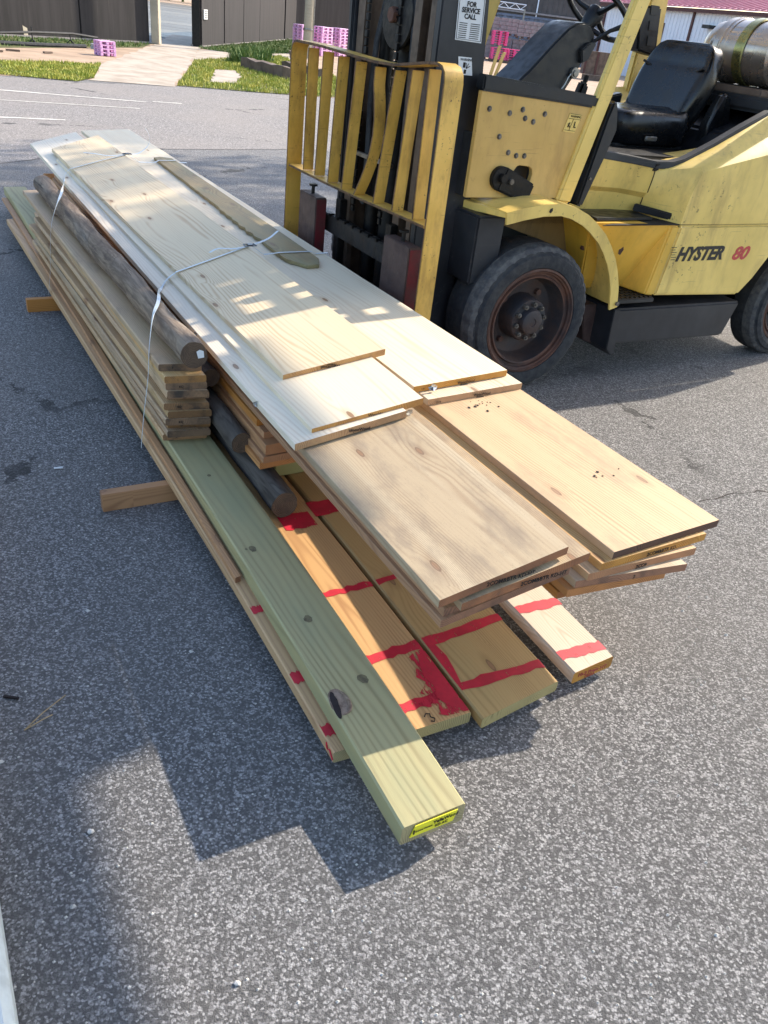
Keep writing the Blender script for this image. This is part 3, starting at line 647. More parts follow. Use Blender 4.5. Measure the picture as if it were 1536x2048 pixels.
mb = MB(); mb.tube([(0, 0, 3.22), (2.2, 0, 3.2)], .03, 6); mb.tube([(0, 0, 2.92), (2.2, 0, 2.9)], .03, 6); mb.build('chord', 'whitewall', tr)
mb = MB()
for i in range(6): mb.tube([(i*.37, 0, 2.92 if i % 2 else 3.2), ((i+1)*.37, 0, 3.2 if i % 2 else 2.92)], .022, 6)
mb.build('web', 'whitewall', tr); MB().box(-.05, .05, -.05, .05, 0, 2.95).build('stand', 'steel', tr); MB().box(2.1, 2.2, -.05, .05, 0, 2.95).build('stand', 'steel', tr)
db = empty('warehouse', (-1, 75, 0)); tag(db, 'dark brown clad warehouse behind the container', 'building')
MB().box(0, 15.5, 0, 14, 0, 7).build('body', 'darkclad', db)
mb = MB()
for i in range(39): mb.box(i*.4, i*.4+.06, -.06, .0, .2, 6.9)
mb.build('cladding_ribs', 'darkclad', db, smooth=0); MB().box(7.95, 8.05, -.1, -.06, 0, 7).build('downpipe', 'whitewall', db)
MB().box(0, 15.5, -.2, -.06, 2.98, 3.10).build('ledge', 'block', db)
# white cladded shed
A_ = Vector((10.2, 62, 0)); B_ = Vector((22.0, 39.6, 0)); t = (B_-A_).normalized(); n_ = Vector((t.y, -t.x, 0)); n_ = -n_ if n_.y > 0 else n_; L = (B_-A_).length
wb = empty('white_shed', A_, math.atan2(t.y, t.x)); tag(wb, 'long white metal shed with red roof behind the lift truck', 'building')
MB().box(0, L, 0, 9, 0, 3.7).build('wall', 'whitewall', wb)
mb = MB()
for i in range(int(L/.3)): mb.box(i*.3, i*.3+.035, -.03, -.0, .05, 3.68)
mb.build('cladding_ribs', 'whitewall', wb, smooth=0)
for x in (.02, 8.2, 16.4): MB().box(x, x+.16, -.1, -.032, 0, 3.68).build('downpipe', 'trim', wb)
MB().box(-.25, L+.2, -.35, -.12, 3.68, 3.86).build('fascia', 'trim', wb)
rf = MB().hexa([(-.3, -.4, 3.88), (L+.2, -.4, 3.88), (L+.2, 9, 6.4), (-.3, 9, 6.4), (-.3, -.4, 3.94), (L+.2, -.4, 3.94), (L+.2, 9, 6.46), (-.3, 9, 6.46)]).build('roof', 'redroof', wb)
mb = MB()
for i in range(int(L/.42)): 
    x = i*.42; mb.hexa([(x, -.4, 3.94), (x+.05, -.4, 3.94), (x+.05, 9, 6.46), (x, 9, 6.46), (x, -.4, 4.0), (x+.05, -.4, 4.0), (x+.05, 9, 6.52), (x, 9, 6.52)])
mb.build('standing_seams', 'redroof', rf, smooth=0)
wn = MB().box(4.6, 6.0, -.07, -.032, .9, 3.05).build('louvre_frame', 'trim', wb)
mb = MB()
for k in range(14): mb.box(4.68, 5.92, -.1, -.075, .98+k*.145, 1.09+k*.145)
mb.build('louvre', 'glass', wn, smooth=0)
MB().box(9.6, 10.2, -.5, -.032, 2.95, 3.12).build('wall_lamp', 'black', wb)
cr = empty('timber_crate', (7.6, 45.5, 0)); tag(cr, 'brown timber crate seen below the steering wheel', 'crate')
MB().box(-.6, .6, 0, .9, .25, 1.25).build('crate_body', 'timber', cr, .01); MB().box(-.6, .6, -.03, .0, .0, .24).build('skid', 'timber', cr)
for x in (-.6, -.05, .5): MB().box(x, x+.1, -.05, -.005, .25, 1.25).build('batten', 'trim', cr)
yf = empty('yellow_frame', (1.1, 20, 0)); tag(yf, 'pair of yellow steel bars of another machine beyond the mast', 'machine frame')
for (x0, z0, x1, z1) in ((.0, .70, .12, 1.33), (.1, .70, .24, 1.22)):
    MB().hexa([(x0-.04, -.04, z0), (x0+.03, -.04, z0), (x0+.03, .04, z0), (x0-.04, .04, z0), (x1-.04, -.04, z1), (x1+.03, -.04, z1), (x1+.03, .04, z1), (x1-.04, .04, z1)]).build('bar', 'yellow', yf, .008)
MB().box(-.3, .4, -.2, .6, .05, .72).build('body', 'black', yf, .03)

# unseen canopy out of view to the right, added to shade the yard's left
cn = empty('added_shade_canopy', P(4.6, .2), YAW); tag(cn, 'unseen flat canopy on steel posts, added to shade the left of the yard', 'canopy')
MB().box(-1.9, 1.50, -3.2, 2.25, 4.5, 4.65).build('shade_slab', 'darkclad', cn, .02)
MB().box(-1.9, 1.70, 2.25, 3.4, 4.5, 4.65).build('shade_slab', 'darkclad', cn, .02)
for x, y in ((1.4, -3.0), (1.4, -1.0), (-1.75, -3.0)): MB().cyl((x, y, 0), (x, y, 4.5), .06).build('post', 'steel', cn)

# unseen tree added off to the right to dapple the far boards and road
tr_ = empty('added_shade_tree', P(18.5, 5.5)); tag(tr_, 'unseen spreading tree added to the right to cast dappled shade', 'tree')
base = P(18.5, 5.5); crown = P(15.2, 9.4)
rel = lambda v, z: (v.x-base.x, v.y-base.y, z)
MB().tube([(0, 0, -.1), rel(base.lerp(crown, .15), 3), rel(base.lerp(crown, .5), 6.5), rel(base.lerp(crown, .8), 9)], [.38, .3, .22, .14], 10).build('trunk', 'timber', tr_)
mb = MB(); rnd = random.Random(31)
for k in range(9):
    a = rnd.uniform(0, 6.28); e = crown+Vector((math.cos(a)*2.2, math.sin(a)*2.2, 0)); mb.tube([rel(base.lerp(crown, .5), 6.5), rel(base.lerp(e, .8), 8.5), rel(e, 10.5+rnd.uniform(-1, 1.5))], [.12, .08, .03], 6)
mb.build('limbs', 'timber', tr_)
mb = MB()
for k in range(46):
    a = rnd.uniform(0, 6.28); r_ = 3.3*rnd.random()**.5; cz = 10.8+rnd.uniform(-1.7, 1.9); c0_ = crown+Vector((math.cos(a)*r_, math.sin(a)*r_, 0)); cr_ = rnd.uniform(.5, 1.0)
    for j in range(130):
        d_ = Vector((rnd.gauss(0, 1), rnd.gauss(0, 1), rnd.gauss(0, .8))).normalized()*cr_*rnd.random()**.4; c = Vector(rel(c0_, cz))+d_; q = rnd.uniform(.15, .27)
        u = Vector((rnd.uniform(-1, 1), rnd.uniform(-1, 1), rnd.uniform(-1, 1))).normalized(); v_ = u.orthogonal().normalized()
        mb.add([c-u*q, c+v_*q*.5, c+u*q, c-v_*q*.5], [(0, 1, 2, 3)])
mb.build('crown', 'leaf', tr_, smooth=0)

# white kerb at the lower left
kb = MB(); N = 14; vs = []
prof = [(0, 0), (.0, .10), (-.02, .125), (-.06, .13), (-.22, .13), (-.24, .1), (-.24, 0)]
for i in range(N+1):
    d_ = -1.2+i*(4.4/N)
    vs += [tuple(P(-.077+.0*d_+x, d_, z)) for x, z in prof]
kb.add(vs, [(i*7+k, i*7+(k+1) % 7, i*7+7+(k+1) % 7, i*7+7+k) for i in range(N) for k in range(7)]+[tuple(range(6, -1, -1)), tuple(range(N*7, N*7+7))])
tag(kb.build('kerb', 'kerbwhite', bevel=.006), 'white painted rounded kerb at the lower left edge', 'kerb')

# crack running off to the right and two dark old stains in the asphalt
mb = MB(); rnd = random.Random(14); pts = []
for i in range(40):
    t = i/39; pts.append((1.33+t*1.5+rnd.uniform(-.012, .012), 2.98+t*.62+.05*math.sin(t*9)+rnd.uniform(-.015, .015)))
for i in range(39):
    a, b = Vector((*pts[i], .0012)), Vector((*pts[i+1], .0012)); n = (b-a).normalized().cross(UPZ)*rnd.uniform(.0015, .0045); mb.add([a-n, b-n, b+n, a+n], [(0, 1, 2, 3)])
structure(mb.build('asphalt_crack', 'bark', smooth=0), 'thin dark crack in the asphalt right of the pile')

# ------------------------------------------------------------------ the lumber pile (b across, d along, z up)
def sag(d, k): return k*((2.5-d)/1.4)**2 if d < 2.5 else 0.0      # the planks droop in front of the first cross piece
def board(name, label, group, NL, NR, FL, FR, th, mat, end=None, cat='board', zn=None, bow=0.0, ch=.002, seed=None, nseg=14, wob=.0015, ragged_left=0.0, droop=0.0):
    """four top corners (b, d, z): near left, near right, far left, far right"""
    rnd = random.Random(label if seed is None else seed)
    NL, NR, FL, FR = [Vector(p) for p in (NL, NR, FL, FR)]
    c = (NL+NR+FL+FR)/4; ax = ((FL+FR)-(NL+NR)); ang = math.atan2(ax.y, ax.x)     # local x runs along the board, away
    rot = Matrix.Rotation(-ang, 3, 'Z'); mb = MB(); k = 8
    for i in range(nseg+1):
        t = i/nseg; l = NL.lerp(FL, t); r = NR.lerp(FR, t); s_ = bow*4*t*(1-t)+rnd.uniform(-wob, wob)
        l = l+UPZ*(s_-sag(l.y, droop)); r = r+UPZ*(s_+rnd.uniform(-wob, wob)*.5-sag(r.y, droop))
        cr = (r-l).normalized(); nrm = Vector((0, 0, 1)); dn = -nrm
        if i in (0, nseg): l = l+Vector((0, rnd.uniform(-.004, .004), 0)); r = r+Vector((0, rnd.uniform(-.004, .004), 0))
        if ragged_left and 0 < i < nseg: l = l+cr*rnd.uniform(0, ragged_left)
        ring = [l+cr*ch, r-cr*ch, r+dn*ch, r+dn*(th-ch), r-cr*ch+dn*th, l+cr*ch+dn*th, l+dn*(th-ch), l+dn*ch]
        mb.v += [tuple(rot @ (p-c)) for p in ring]
    for i in range(nseg):
        for q in range(k): mb.f.append((i*k+q, i*k+(q+1) % k, i*k+k+(q+1) % k, i*k+k+q)); mb.mi.append(0)
    mb.f.append(tuple(range(k-1, -1, -1))); mb.mi.append(1); mb.f.append(tuple(range(nseg*k, nseg*k+k))); mb.mi.append(1)
    o = mb.build(name, [mat, end or mat], smooth=30)
    o.location = P(c.x, c.y, c.z); o.rotation_euler = (0, 0, YAW+ang)
    tag(o, label, cat, group)
    o['_c'] = (c.x, c.y, c.z, ang); o['_dr'] = droop
    return o
def loc_of(o, b, d, z):          # pile coordinates to the board's own coordinates
    cx, cy, cz, ang = o['_c']; return Matrix.Rotation(-ang, 3, 'Z') @ Vector((b-cx, d-cy, z-cz-sag(d, o.get('_dr', 0.0))))
def flat(name, o, pts, mat, z, lift=.0013, sub=None):   # thin paint or print lying on a board
    mb = MB(); tri = tessellate_polygon([[Vector((p[0], p[1], 0)) for p in pts]])
    mb.add([tuple(loc_of(o, p[0], p[1], z+lift)) for p in pts], [tuple(t) for t in tri])
    return mb.build(name, mat, o, smooth=0)
def ragband(b0, b1, d0, d1, dw, seed, jag=.005):
    rnd = random.Random(seed); n = 10; top = []; bot = []
    for i in range(n+1):
        t = i/n; b = b0+(b1-b0)*t; d = d0+(d1-d0)*t
        top.append((b, d+dw/2+rnd.uniform(-jag, jag))); bot.append((b, d-dw/2+rnd.uniform(-jag, jag)))
    return top+bot[::-1]
def stamp(o, text, b, d, z, size, mat='ink', lift=.0015, flip=False, sx=1.0):   # print on the near end of a board
    cx, cy, cz, ang = o['_c']; R_ = Matrix.Rotation(-ang, 3, 'Z')
    xd = R_ @ Vector((1, 0, 0)); mtx = face_mtx(R_ @ Vector((b-cx, d-cy-lift, z-cz-sag(d, o.get('_dr', 0.0)))), -xd if flip else xd, (0, 0, -1) if flip else (0, 0, 1))
    return lettering(text, size*1.12, mat, mtx, o, 'stamp', sx=sx, depth=.0003, bold=size*.02)

# cross pieces on the ground
for (b0, b1, d, lab) in ((.43, 1.85, 2.52, 'short timber cross piece under the pile near its front'), (.50, 1.9, 4.70, 'short timber cross piece under the far half of the pile')):
    o = board('cross_piece', lab, 'cross pieces under the pile', (b1, d-.02, .071), (b0, d-.02, .071), (b1, d+.02, .071), (b0, d+.02, .071), .070, 'deck', 'deck', 'cross piece', nseg=1, wob=0) if False else None
    mb = MB().box(-(b1-b0)/2, (b1-b0)/2, -.02, .02, -.0355, .0355); o = mb.build('cross_piece', ['brown'], bevel=.002)
    o.location = P((b0+b1)/2, d, .0356); o.rotation_euler = (0, 0, YAW+(-.01 if d < 3 else .02)); tag(o, lab, 'cross piece', 'cross pieces under the pile')

# bottom layer
ZB = .110; DR = dict(wob=0.0, droop=.045, nseg=40)
E_ = {'low': ((.682, 1.148), (.874, 1.140), (.616, 6.32), (.806, 6.36)), 'red1': ((.879, 1.140), (1.077, 1.130), (.83, 6.2), (1.03, 6.2)),
      'red2': ((1.092, 1.102), (1.378, 1.130), (1.05, 6.3), (1.33, 6.3)), 'red3': ((1.442, 1.140), (1.606, 1.148), (1.39, 6.1), (1.55, 6.1))}
def bottom_plank(key, label, th, mat, end, ch):
    a, b, c, d = [(x, y, ZB) for x, y in E_[key]]; return board('plank', label, None, a, b, c, d, th, mat, end, 'plank', ch=ch, **DR)
def edge(key, side, d): (x0, y0), (x1, y1) = E_[key][side], E_[key][side+2]; return x0+(x1-x0)*(d-y0)/(y1-y0)
low = bottom_plank('low', 'orange treated plank with red edge marks at the left under the green plank', .038, 'orange', 'green_end', .004)
red1 = bottom_plank('red1', 'orange treated plank with red stripes and a red sprayed blotch at its end', .038, 'orange', 'green_end', .004)
red2 = bottom_plank('red2', 'wide tan treated plank with red stripes in the middle of the bottom layer', .037, 'tan', 'green_end', .005)
red3 = bottom_plank('red3', 'narrow pale grey plank with two red stripes at the right of the bottom layer', .043, 'greywhite', 'pine_end', .005)
for d, dw in ((1.690, .026), (1.400, .036), (1.210, .032)):
    flat('paint_mark', low, ragband(edge('low', 0, d)+.002, edge('low', 0, d)+.04, d+.008, d+.008, dw*1.1, d), 'red', ZB)
    flat('paint_mark', red1, ragband(edge('red1', 0, d)+.001, edge('red1', 1, d)-.001, d-.004, d, dw, d+1), 'red', ZB)
    if d > 1.3: flat('paint_mark', red2, ragband(edge('red2', 0, d)+.002, edge('red2', 1, d)-.002, d, d+.012, dw, d+2), 'red', ZB)
flat('paint_mark', red2, ragband(1.094, 1.374, 1.215, 1.205, .033, 8), 'red', ZB)
flat('paint_mark', red2, [(1.092, 1.385), (1.118, 1.38), (1.125, 1.33), (1.118, 1.28), (1.108, 1.23), (1.096, 1.20), (1.0935, 1.23)], 'red', ZB, .0012)
for d in (1.418, 1.208): flat('paint_mark', red3, ragband(1.443, 1.603, d, d-.012, .036, d+5, .004), 'red', ZB)
for d in (2.06, 2.10): flat('paint_mark', red1, ragband(.93, 1.045, d, d, .05, d), 'red', ZB); flat('paint_mark', red2, ragband(1.06, 1.3, d+.05, d+.05, .05, d+.3), 'red', ZB, .001)
blot = [(1.074, 1.38), (1.04, 1.375), (1.012, 1.36), (1.016, 1.32), (1.0, 1.29), (1.016, 1.265), (.98, 1.236), (.995, 1.216), (.955, 1.205), (.976, 1.185), (1.006, 1.18), (.99, 1.155), (1.01, 1.142), (1.074, 1.136)]
flat('spray_blotch', red1, blot, 'red_spray', ZB, .0018)
flat('spray_blotch', red1, [(1.074, 1.37), (1.045, 1.36), (1.03, 1.32), (1.02, 1.28), (1.03, 1.24), (1.014, 1.205), (1.03, 1.17), (1.04, 1.146), (1.074, 1.140)], 'red', ZB, .0023)
mb = MB(); mb.tube([tuple(loc_of(red1, b, d, ZB+.001)) for b, d in [(.95, 1.162), (.958, 1.170), (.968, 1.166), (.965, 1.156), (.973, 1.148), (.967, 1.139), (.959, 1.144)]], .0016, 5); mb.build('ink_mark', 'ink', red1)
stamp(red3, '10-2 Prem HT', 1.46, 1.138, .087, .017, 'redink'); stamp(red3, '19503', 1.49, 1.139, .072, .014, 'redink')
mb = MB(); mb.tube([tuple(loc_of(low, b, d, z)) for b, d, z in [(.6805, 1.19, .105), (.6795, 1.185, .095), (.6805, 1.18, .09), (.68, 1.17, .10), (.6795, 1.16, .092), (.68, 1.15, .085)]], .0022, 5); mb.build('paint_squiggle', 'red', low)

# thin brown board and the long green plank above it
board('board', 'thin brown board peeping out beneath the left edge of the green plank', None, (.676, 1.83, .1315), (.695, 1.84, .1315), (.66, 6.9, .1315), (.698, 6.9, .1315), .020, 'brown', 'pine_dark_end', ch=.0015, droop=.045, nseg=30)
grn = board('plank', 'long green treated plank with knots and a yellow tag on its near end', None, (.709, .872, .172), (.876, .866, .172), (.70, 7.08, .172), (.862, 7.10, .172), .0605, 'green', 'green_end', 'plank', ch=.005, wob=0.0, droop=.045, nseg=40)
def knot(o, b, d, z, rx, ry, rot=0.0, mat='knot', lift=.0009):
    n = 18; pts = [(b+rx*math.cos(a)*math.cos(rot)-ry*math.sin(a)*math.sin(rot), d+rx*math.cos(a)*math.sin(rot)+ry*math.sin(a)*math.cos(rot)) for a in [2*math.pi*i/n for i in range(n)]]
    pts = [(x+random.uniform(-.0015, .0015), y+random.uniform(-.0015, .0015)) for x, y in pts]
    return flat('knot', o, pts, mat, z, lift)
knot(grn, .756, 1.90, .172, .011, .016); knot(grn, .785, 1.545, .172, .012, .015); knot(grn, .826, 1.287, .172, .013, .017, .3)
knot(grn, .770, 2.36, .172, .006, .008); knot(grn, .737, 1.905, .172, .004, .006)
# torn knot hole: raised lips round a dark hollow
knot(grn, .733, 1.24, .172, .024, .045, -.1, 'knot_pale'); knot(grn, .721, 1.233, .172, .009, .045, -.15, 'bark', .0018)
mb = MB(); lip = []
for i in range(13):
    a = -1.9+i*3.2/12; lip.append(tuple(loc_of(grn, .736+.022*math.cos(a), 1.24+.040*math.sin(a), .1735)))
mb.tube(lip, [.001+.004*math.sin(math.pi*i/12) for i in range(13)], 6); mb.build('knot_lip', 'knot_pale', grn)
# yellow tag with lettering stapled to the end
tg = MB(); tg.add([tuple(loc_of(grn, b, d, z)) for b, d, z in [(.741, .8685, .166), (.851, .865, .170), (.843, .8655, .134), (.731, .869, .130), (.741, .8665, .166), (.851, .863, .170), (.843, .8635, .134), (.731, .867, .130)]], [(0, 1, 2, 3), (7, 6, 5, 4), (0, 4, 5, 1), (2, 6, 7, 3), (1, 5, 6, 2), (3, 7, 4, 0)])
tgo = tg.build('end_tag', 'tagyellow', grn, smooth=0); tgo['label'] = 'yellow tag stapled on the plank end'
stamp(grn, 'YellaWood', .787, .8645, .153, .013); stamp(grn, 'KD AC', .793, .8645, .140, .010); stamp(grn, 'Ground Contact', .741, .8655, .147, .006)
mb = MB(); mb.box(-.002, .002, -.001, .001, -.006, .006); 
for b in (.7385, .842):
    s_ = MB(); q = loc_of(grn, b, .8645, .149); s_.box(q.x-.001, q.x+.001, q.y-.0015, q.y+.0015, q.z-.006, q.z+.006); s_.build('staple', 'ink', grn)

# stack of narrow deck boards on the green plank
rnd = random.Random(21); zz = .172; n = 11; TH = .0265
where = ['at the bottom of', 'second from the bottom of', 'third from the bottom of', 'fourth from the bottom of', 'fifth from the bottom of', 'in the middle of', 'fifth from the top of', 'fourth from the top of', 'third from the top of', 'second from the top of', 'on top of']
for k in range(n):
    zz += TH+.0006; j = rnd.uniform(-.013, .013); e = rnd.uniform(-.03, .03); y = rnd.uniform(-.02, .03)
    o = board('deck_board', 'narrow tan deck board %s the stack beside the posts' % where[k], 'deck boards stacked on the green plank', (.70+j, 2.645+e, zz), (.856+j*.6-(.012 if k > 6 else 0), 2.62+e, zz), (.655+j+y, 5.35+e*6, zz), (.80+j+y, 5.40+e*6, zz), TH, 'deck', 'deck_end', ch=.004, wob=.001)
    stamp(o, 'KD19 TREATED', .745+j, 2.638+e, zz-.018, .011); stamp(o, '5/4 DECK', .758+j, 2.638+e, zz-.024, .006)
ZS = zz
# round posts
def log(name, label, pts, r, mat='log', seed=1, tag_=False):
    rnd = random.Random(seed); a = Vector(pts[0]); b_ = Vector(pts[-1]); c = (a+b_)/2; ax = b_-a; ang = math.atan2(ax.y, ax.x); Rm = Matrix.Rotation(-ang, 3, 'Z')
    N = 70; n = 26; mb = MB(); ph = [rnd.uniform(0, 6.28) for _ in range(6)]
    for i in range(N+1):
        t = i/N; p = a.lerp(b_, t)
        for k in range(n):
            th_ = 2*math.pi*k/n
            rr = r*(1+.05*math.sin(3*t*6+ph[0]+th_)+.05*math.sin(2*th_+ph[1]+t*4)+.04*math.sin(11*t*5+ph[2])*math.cos(th_-ph[3])+.02*math.sin(5*th_+ph[4]+t*17))
            if abs(((th_-ph[5]-t*1.2+3.14) % 6.28)-3.14) < .16: rr *= .955
            rr *= 1+rnd.uniform(-.018, .018)+.035*math.sin(23*t+ph[1]+2*th_)*math.sin(9*t+ph[4])
            if i in (0, N): rr *= .955
            mb.v.append(tuple(Rm @ (p+Vector((math.cos(th_)*rr, 0, math.sin(th_)*rr))-c)))
    for i in range(N):
        for k in range(n): mb.f.append((i*n+k, i*n+(k+1) % n, i*n+n+(k+1) % n, i*n+n+k)); mb.mi.append(0)
    mb.f.append(tuple(range(n-1, -1, -1))); mb.mi.append(1); mb.f.append(tuple(range(N*n, N*n+n))); mb.mi.append(1)
    o = mb.build(name, [mat, 'log_end'], smooth=50); o.location = P(c.x, c.y, c.z); o.rotation_euler = (0, 0, YAW+ang); o['_c'] = (c.x, c.y, c.z, ang)
    return tag(o, label, 'post', 'round fence posts in the pile')
lg = log('fence_post', 'weathered round post lying on top of the deck board stack', [(.797, 2.60, ZS+.053), (.775, 4.1, ZS+.052), (.757, 5.45, ZS+.053)], .051, 'log', 3)
mb = MB(); mb.add([tuple(loc_of(lg, b, 2.597, z)) for b, z in [(.806, ZS+.066), (.818, ZS+.072), (.832, ZS+.066), (.834, ZS+.042), (.812, ZS+.040)]], [(0, 1, 2, 3, 4)]); q = mb.build('paper_tag', 'whitelabel', lg, smooth=0); q['label'] = 'torn white paper tag on the post end'
log('fence_post', 'dark weathered post squeezed between the top post and wide boards', [(.893, 2.72, .375), (.880, 5.3, .375)], .038, 'log_dark', 4)
log('fence_post', 'dark round post with its sawn end showing beneath the wide boards', [(.955, 2.11, .1605), (.94, 5.4, .1605)], .050, 'log_dark', 5)
log('fence_post', 'brown split post ending just behind the green plank and boards', [(.905, 2.40, .258), (.892, 5.2, .258)], .040, 'log_dark', 6)

# supports
for (b, d, lab) in ((1.085, 2.42, 'pale treated block under the brown boards near the front'), (1.12, 4.6, 'pale treated block under the brown boards far inside the pile')):
    o = MB().box(-.06, .06, -.045, .045, -.057, .057).build('wood_block', ['green'], bevel=.003); o.location = P(b, d, .168); o.rotation_euler = (0, 0, YAW); tag(o, lab, 'block', 'blocks under the brown boards')
for (b, d, lab) in ((1.64, 2.3, 'timber block carrying the right stack near the front'), (1.66, 5.2, 'timber block carrying the right stack far inside the pile')):
    o = MB().box(-.14, .14, -.045, .045, -.105, .105).build('wood_block', ['brown'], bevel=.003); o.location = P(b, d, .216); o.rotation_euler = (0, 0, YAW); tag(o, lab, 'block', 'blocks under the right stack')

# brown boards under the left wide stack
for k, (b, d, z, th, wd, lab) in enumerate([(.917, 2.26, .250, .0245, .30, 'lowest brown board below the left wide stack'), (.928, 2.255, .275, .0245, .30, 'second lowest brown board below the left wide stack'), (.937, 2.258, .316, .040, .29, 'thick brown board with dark end below the left wide stack'), (.949, 2.31, .341, .0245, .28, 'short narrow pale brown board below the left wide stack'), (.942, 2.36, .366, .0245, .28, 'uppermost brown board below the left wide stack')]):
    o = board('board', lab, 'brown boards under the left stack', (b, d, z), (b+wd, d+.02, z), (b-.01, 6.6, z), (b+wd-.01, 6.6, z), th, 'brown', 'brown_end', ch=.0015)

# wide boards, left stack (its right side lies a little higher)
UPR = .058
def wide(lab, b, d, z, wd, far, mat, end, b2=None, dsk=0.0, th=.0235, text=None, grp='wide boards of the left stack', farsk=0.0):
    b2 = b if b2 is None else b2
    o = board('wide_board', lab, grp, (b, d, z), (b+wd, d+dsk, z+UPR), (b2, far, z), (b2+wd, far+farsk, z+UPR), th, mat, end, ch=.0015, wob=.0008)
    return o
l1 = wide('wide brown edged board at the bottom of the left stack', .947, 1.165, .3935, .39, 6.3, 'brown', 'pine_dark_end')
l2 = wide('wide brown edged board second from the bottom of the left stack', .958, 1.17, .418, .39, 6.3, 'brown', 'pine_dark_end')
l3 = wide('weathered grey wide board jutting out right under the dirty top front board', .990, 1.150, .4425, .385, 6.3, 'pine_dirty', 'pine_dark_end', b2=.975)
l4 = wide('dirty pale wide board at the near end of the left stack', .925, 1.160, .467, .382, 6.4, 'pine_dirty', 'pine_dark_end', b2=.94)
w1 = wide('pale wide board under the stamped board, stepping onto the dirty one', .895, 1.935, .492, .385, 7.05, 'pine_white', 'pine_end', b2=.925, farsk=.25)
w2 = wide('pale wide board with stamped end just below the topmost left board', .964, 1.965, .517, .39, 6.3, 'pine_white', 'pine_end', b2=.985)
w3 = wide('topmost clean pine wide board of the left stack', 1.016, 2.318, .542, .392, 6.55, 'pine', 'pine_end', b2=1.0, farsk=.3)
def st(o, text, b, d, z, b_edge, size, **k):  # stamps follow the tilt of the left stack
    return stamp(o, text, b, d, z+(b-b_edge)*UPR/.39, size, **k)
st(l4, '2COM&BTR KD-HT', 1.06, 1.160, .449, .925, .0155); st(l3, '2COM&BTR KD-HT', 1.16, 1.150, .425, .99, .0155)
st(w2, 'WynnWood', 1.155, 1.965, .504, .964, .013); st(w2, 'Premium', 1.175, 1.965, .495, .964, .008); st(w2, '1519', .995, 1.965, .498, .964, .008)
st(w1, 'WynnWood', 1.075, 1.935, .477, .895, .013); st(w1, '1088', .92, 1.935, .475, .895, .008)
st(w3, 'WynnWood', 1.23, 2.318, .528, 1.016, .013, flip=True); st(w3, 'Premium', 1.21, 2.318, .536, 1.016, .008, flip=True)

# wide boards, right stack
def wr_(lab, b, d, z, b1, d1, far, mat, end, b2=None, up=.012, th=.0235, grp='wide boards of the right stack', fsk=0.0):
    b2 = b if b2 is None else b2
    return board('wide_board', lab, grp, (b, d, z), (b1, d1, z+up), (b2, far, z), (b2+b1-b, far+fsk, z+up), th, mat, end, ch=.0015, wob=.0008)
r6 = wr_('lowest wide board of the right stack, set back to the left', 1.345, 1.19, .348, 1.66, 1.165, 6.3, 'brown', 'pine_dark_end', 1.42)
r5 = wr_('second lowest wide board of the right stack', 1.350, 1.165, .3725, 1.665, 1.12, 6.3, 'brown', 'brown_end', 1.42)
r4 = wr_('third lowest wide board of the right stack with rough grey end', 1.372, 1.165, .397, 1.72, 1.105, 6.3, 'pine_dirty', 'pine_dark_end', 1.43)
r3 = wr_('fourth lowest wide board of the right stack jutting right', 1.400, 1.158, .4215, 1.775, 1.125, 6.3, 'pine_warm', 'brown_end', 1.43)
r2 = wr_('wide board right under the big warm front board of the right stack', 1.435, 1.155, .446, 1.825, 1.145, 6.3, 'pine_warm', 'pine_end', 1.44)
r1 = wr_('big warm wide board with dark end at the near right of the pile', 1.475, 1.161, .4705, 1.885, 1.160, 6.4, 'pine_warm', 'grimy_end', 1.46)
q2 = wr_('pale wide board with stamped end below the topmost right board', 1.467, 2.095, .495, 1.885, 2.105, 7.2, 'pine', 'pine_end', 1.44)
q1 = wr_('topmost clean pale wide board of the right stack', 1.441, 2.160, .5195, 1.862, 2.175, 7.6, 'pine_white', 'pine_end', 1.408, fsk=.1)
stamp(r2, '2COM&BTR KD-HT', 1.60, 1.150, .432, .0145); stamp(r3, '2COM&BTR KD-HT', 1.56, 1.142, .406, .0145); stamp(r4, '2COM&BTR KD-HT', 1.55, 1.133, .382, .0145)
stamp(q2, 'WynnWood', 1.66, 2.098, .484, .013); stamp(q2, 'Premium', 1.675, 2.098, .477, .008); stamp(q2, '1519', 1.50, 2.095, .478, .009)
stamp(q1, 'WynnWood', 1.63, 2.164, .507, .013); stamp(q1, 'Premium', 1.645, 2.164, .500, .008); stamp(q1, '1519', 1.47, 2.161, .503, .008)
# crumpled foil staples left on the ends
def foil(o, b, d, z, s_, seed):
    rnd = random.Random(seed); mb = MB(); q = loc_of(o, b, d, z); n = 9; ring = []
    vs = [tuple(q)]+[(q.x+rnd.uniform(-.3, .3)*s_-.004, q.y+math.cos(6.28*i/n)*s_*rnd.uniform(.6, 1.1), q.z+math.sin(6.28*i/n)*s_*rnd.uniform(.5, .9)) for i in range(n)]
    mb.add(vs, [(0, 1+i, 1+(i+1) % n) for i in range(n)]); mb.add([(x-.004, y, z_) for x, y, z_ in vs], [(0, 1+(i+1) % n, 1+i) for i in range(n)])
    return mb.build('foil_scrap', 'foil', o, smooth=0)
foil(w2, 1.30, 1.955, .535, .017, 1); foil(q1, 1.515, 2.150, .515, .018, 2); foil(w1, .893, 2.25, .485, .014, 3); foil(w1, .894, 2.9, .485, .012, 4)
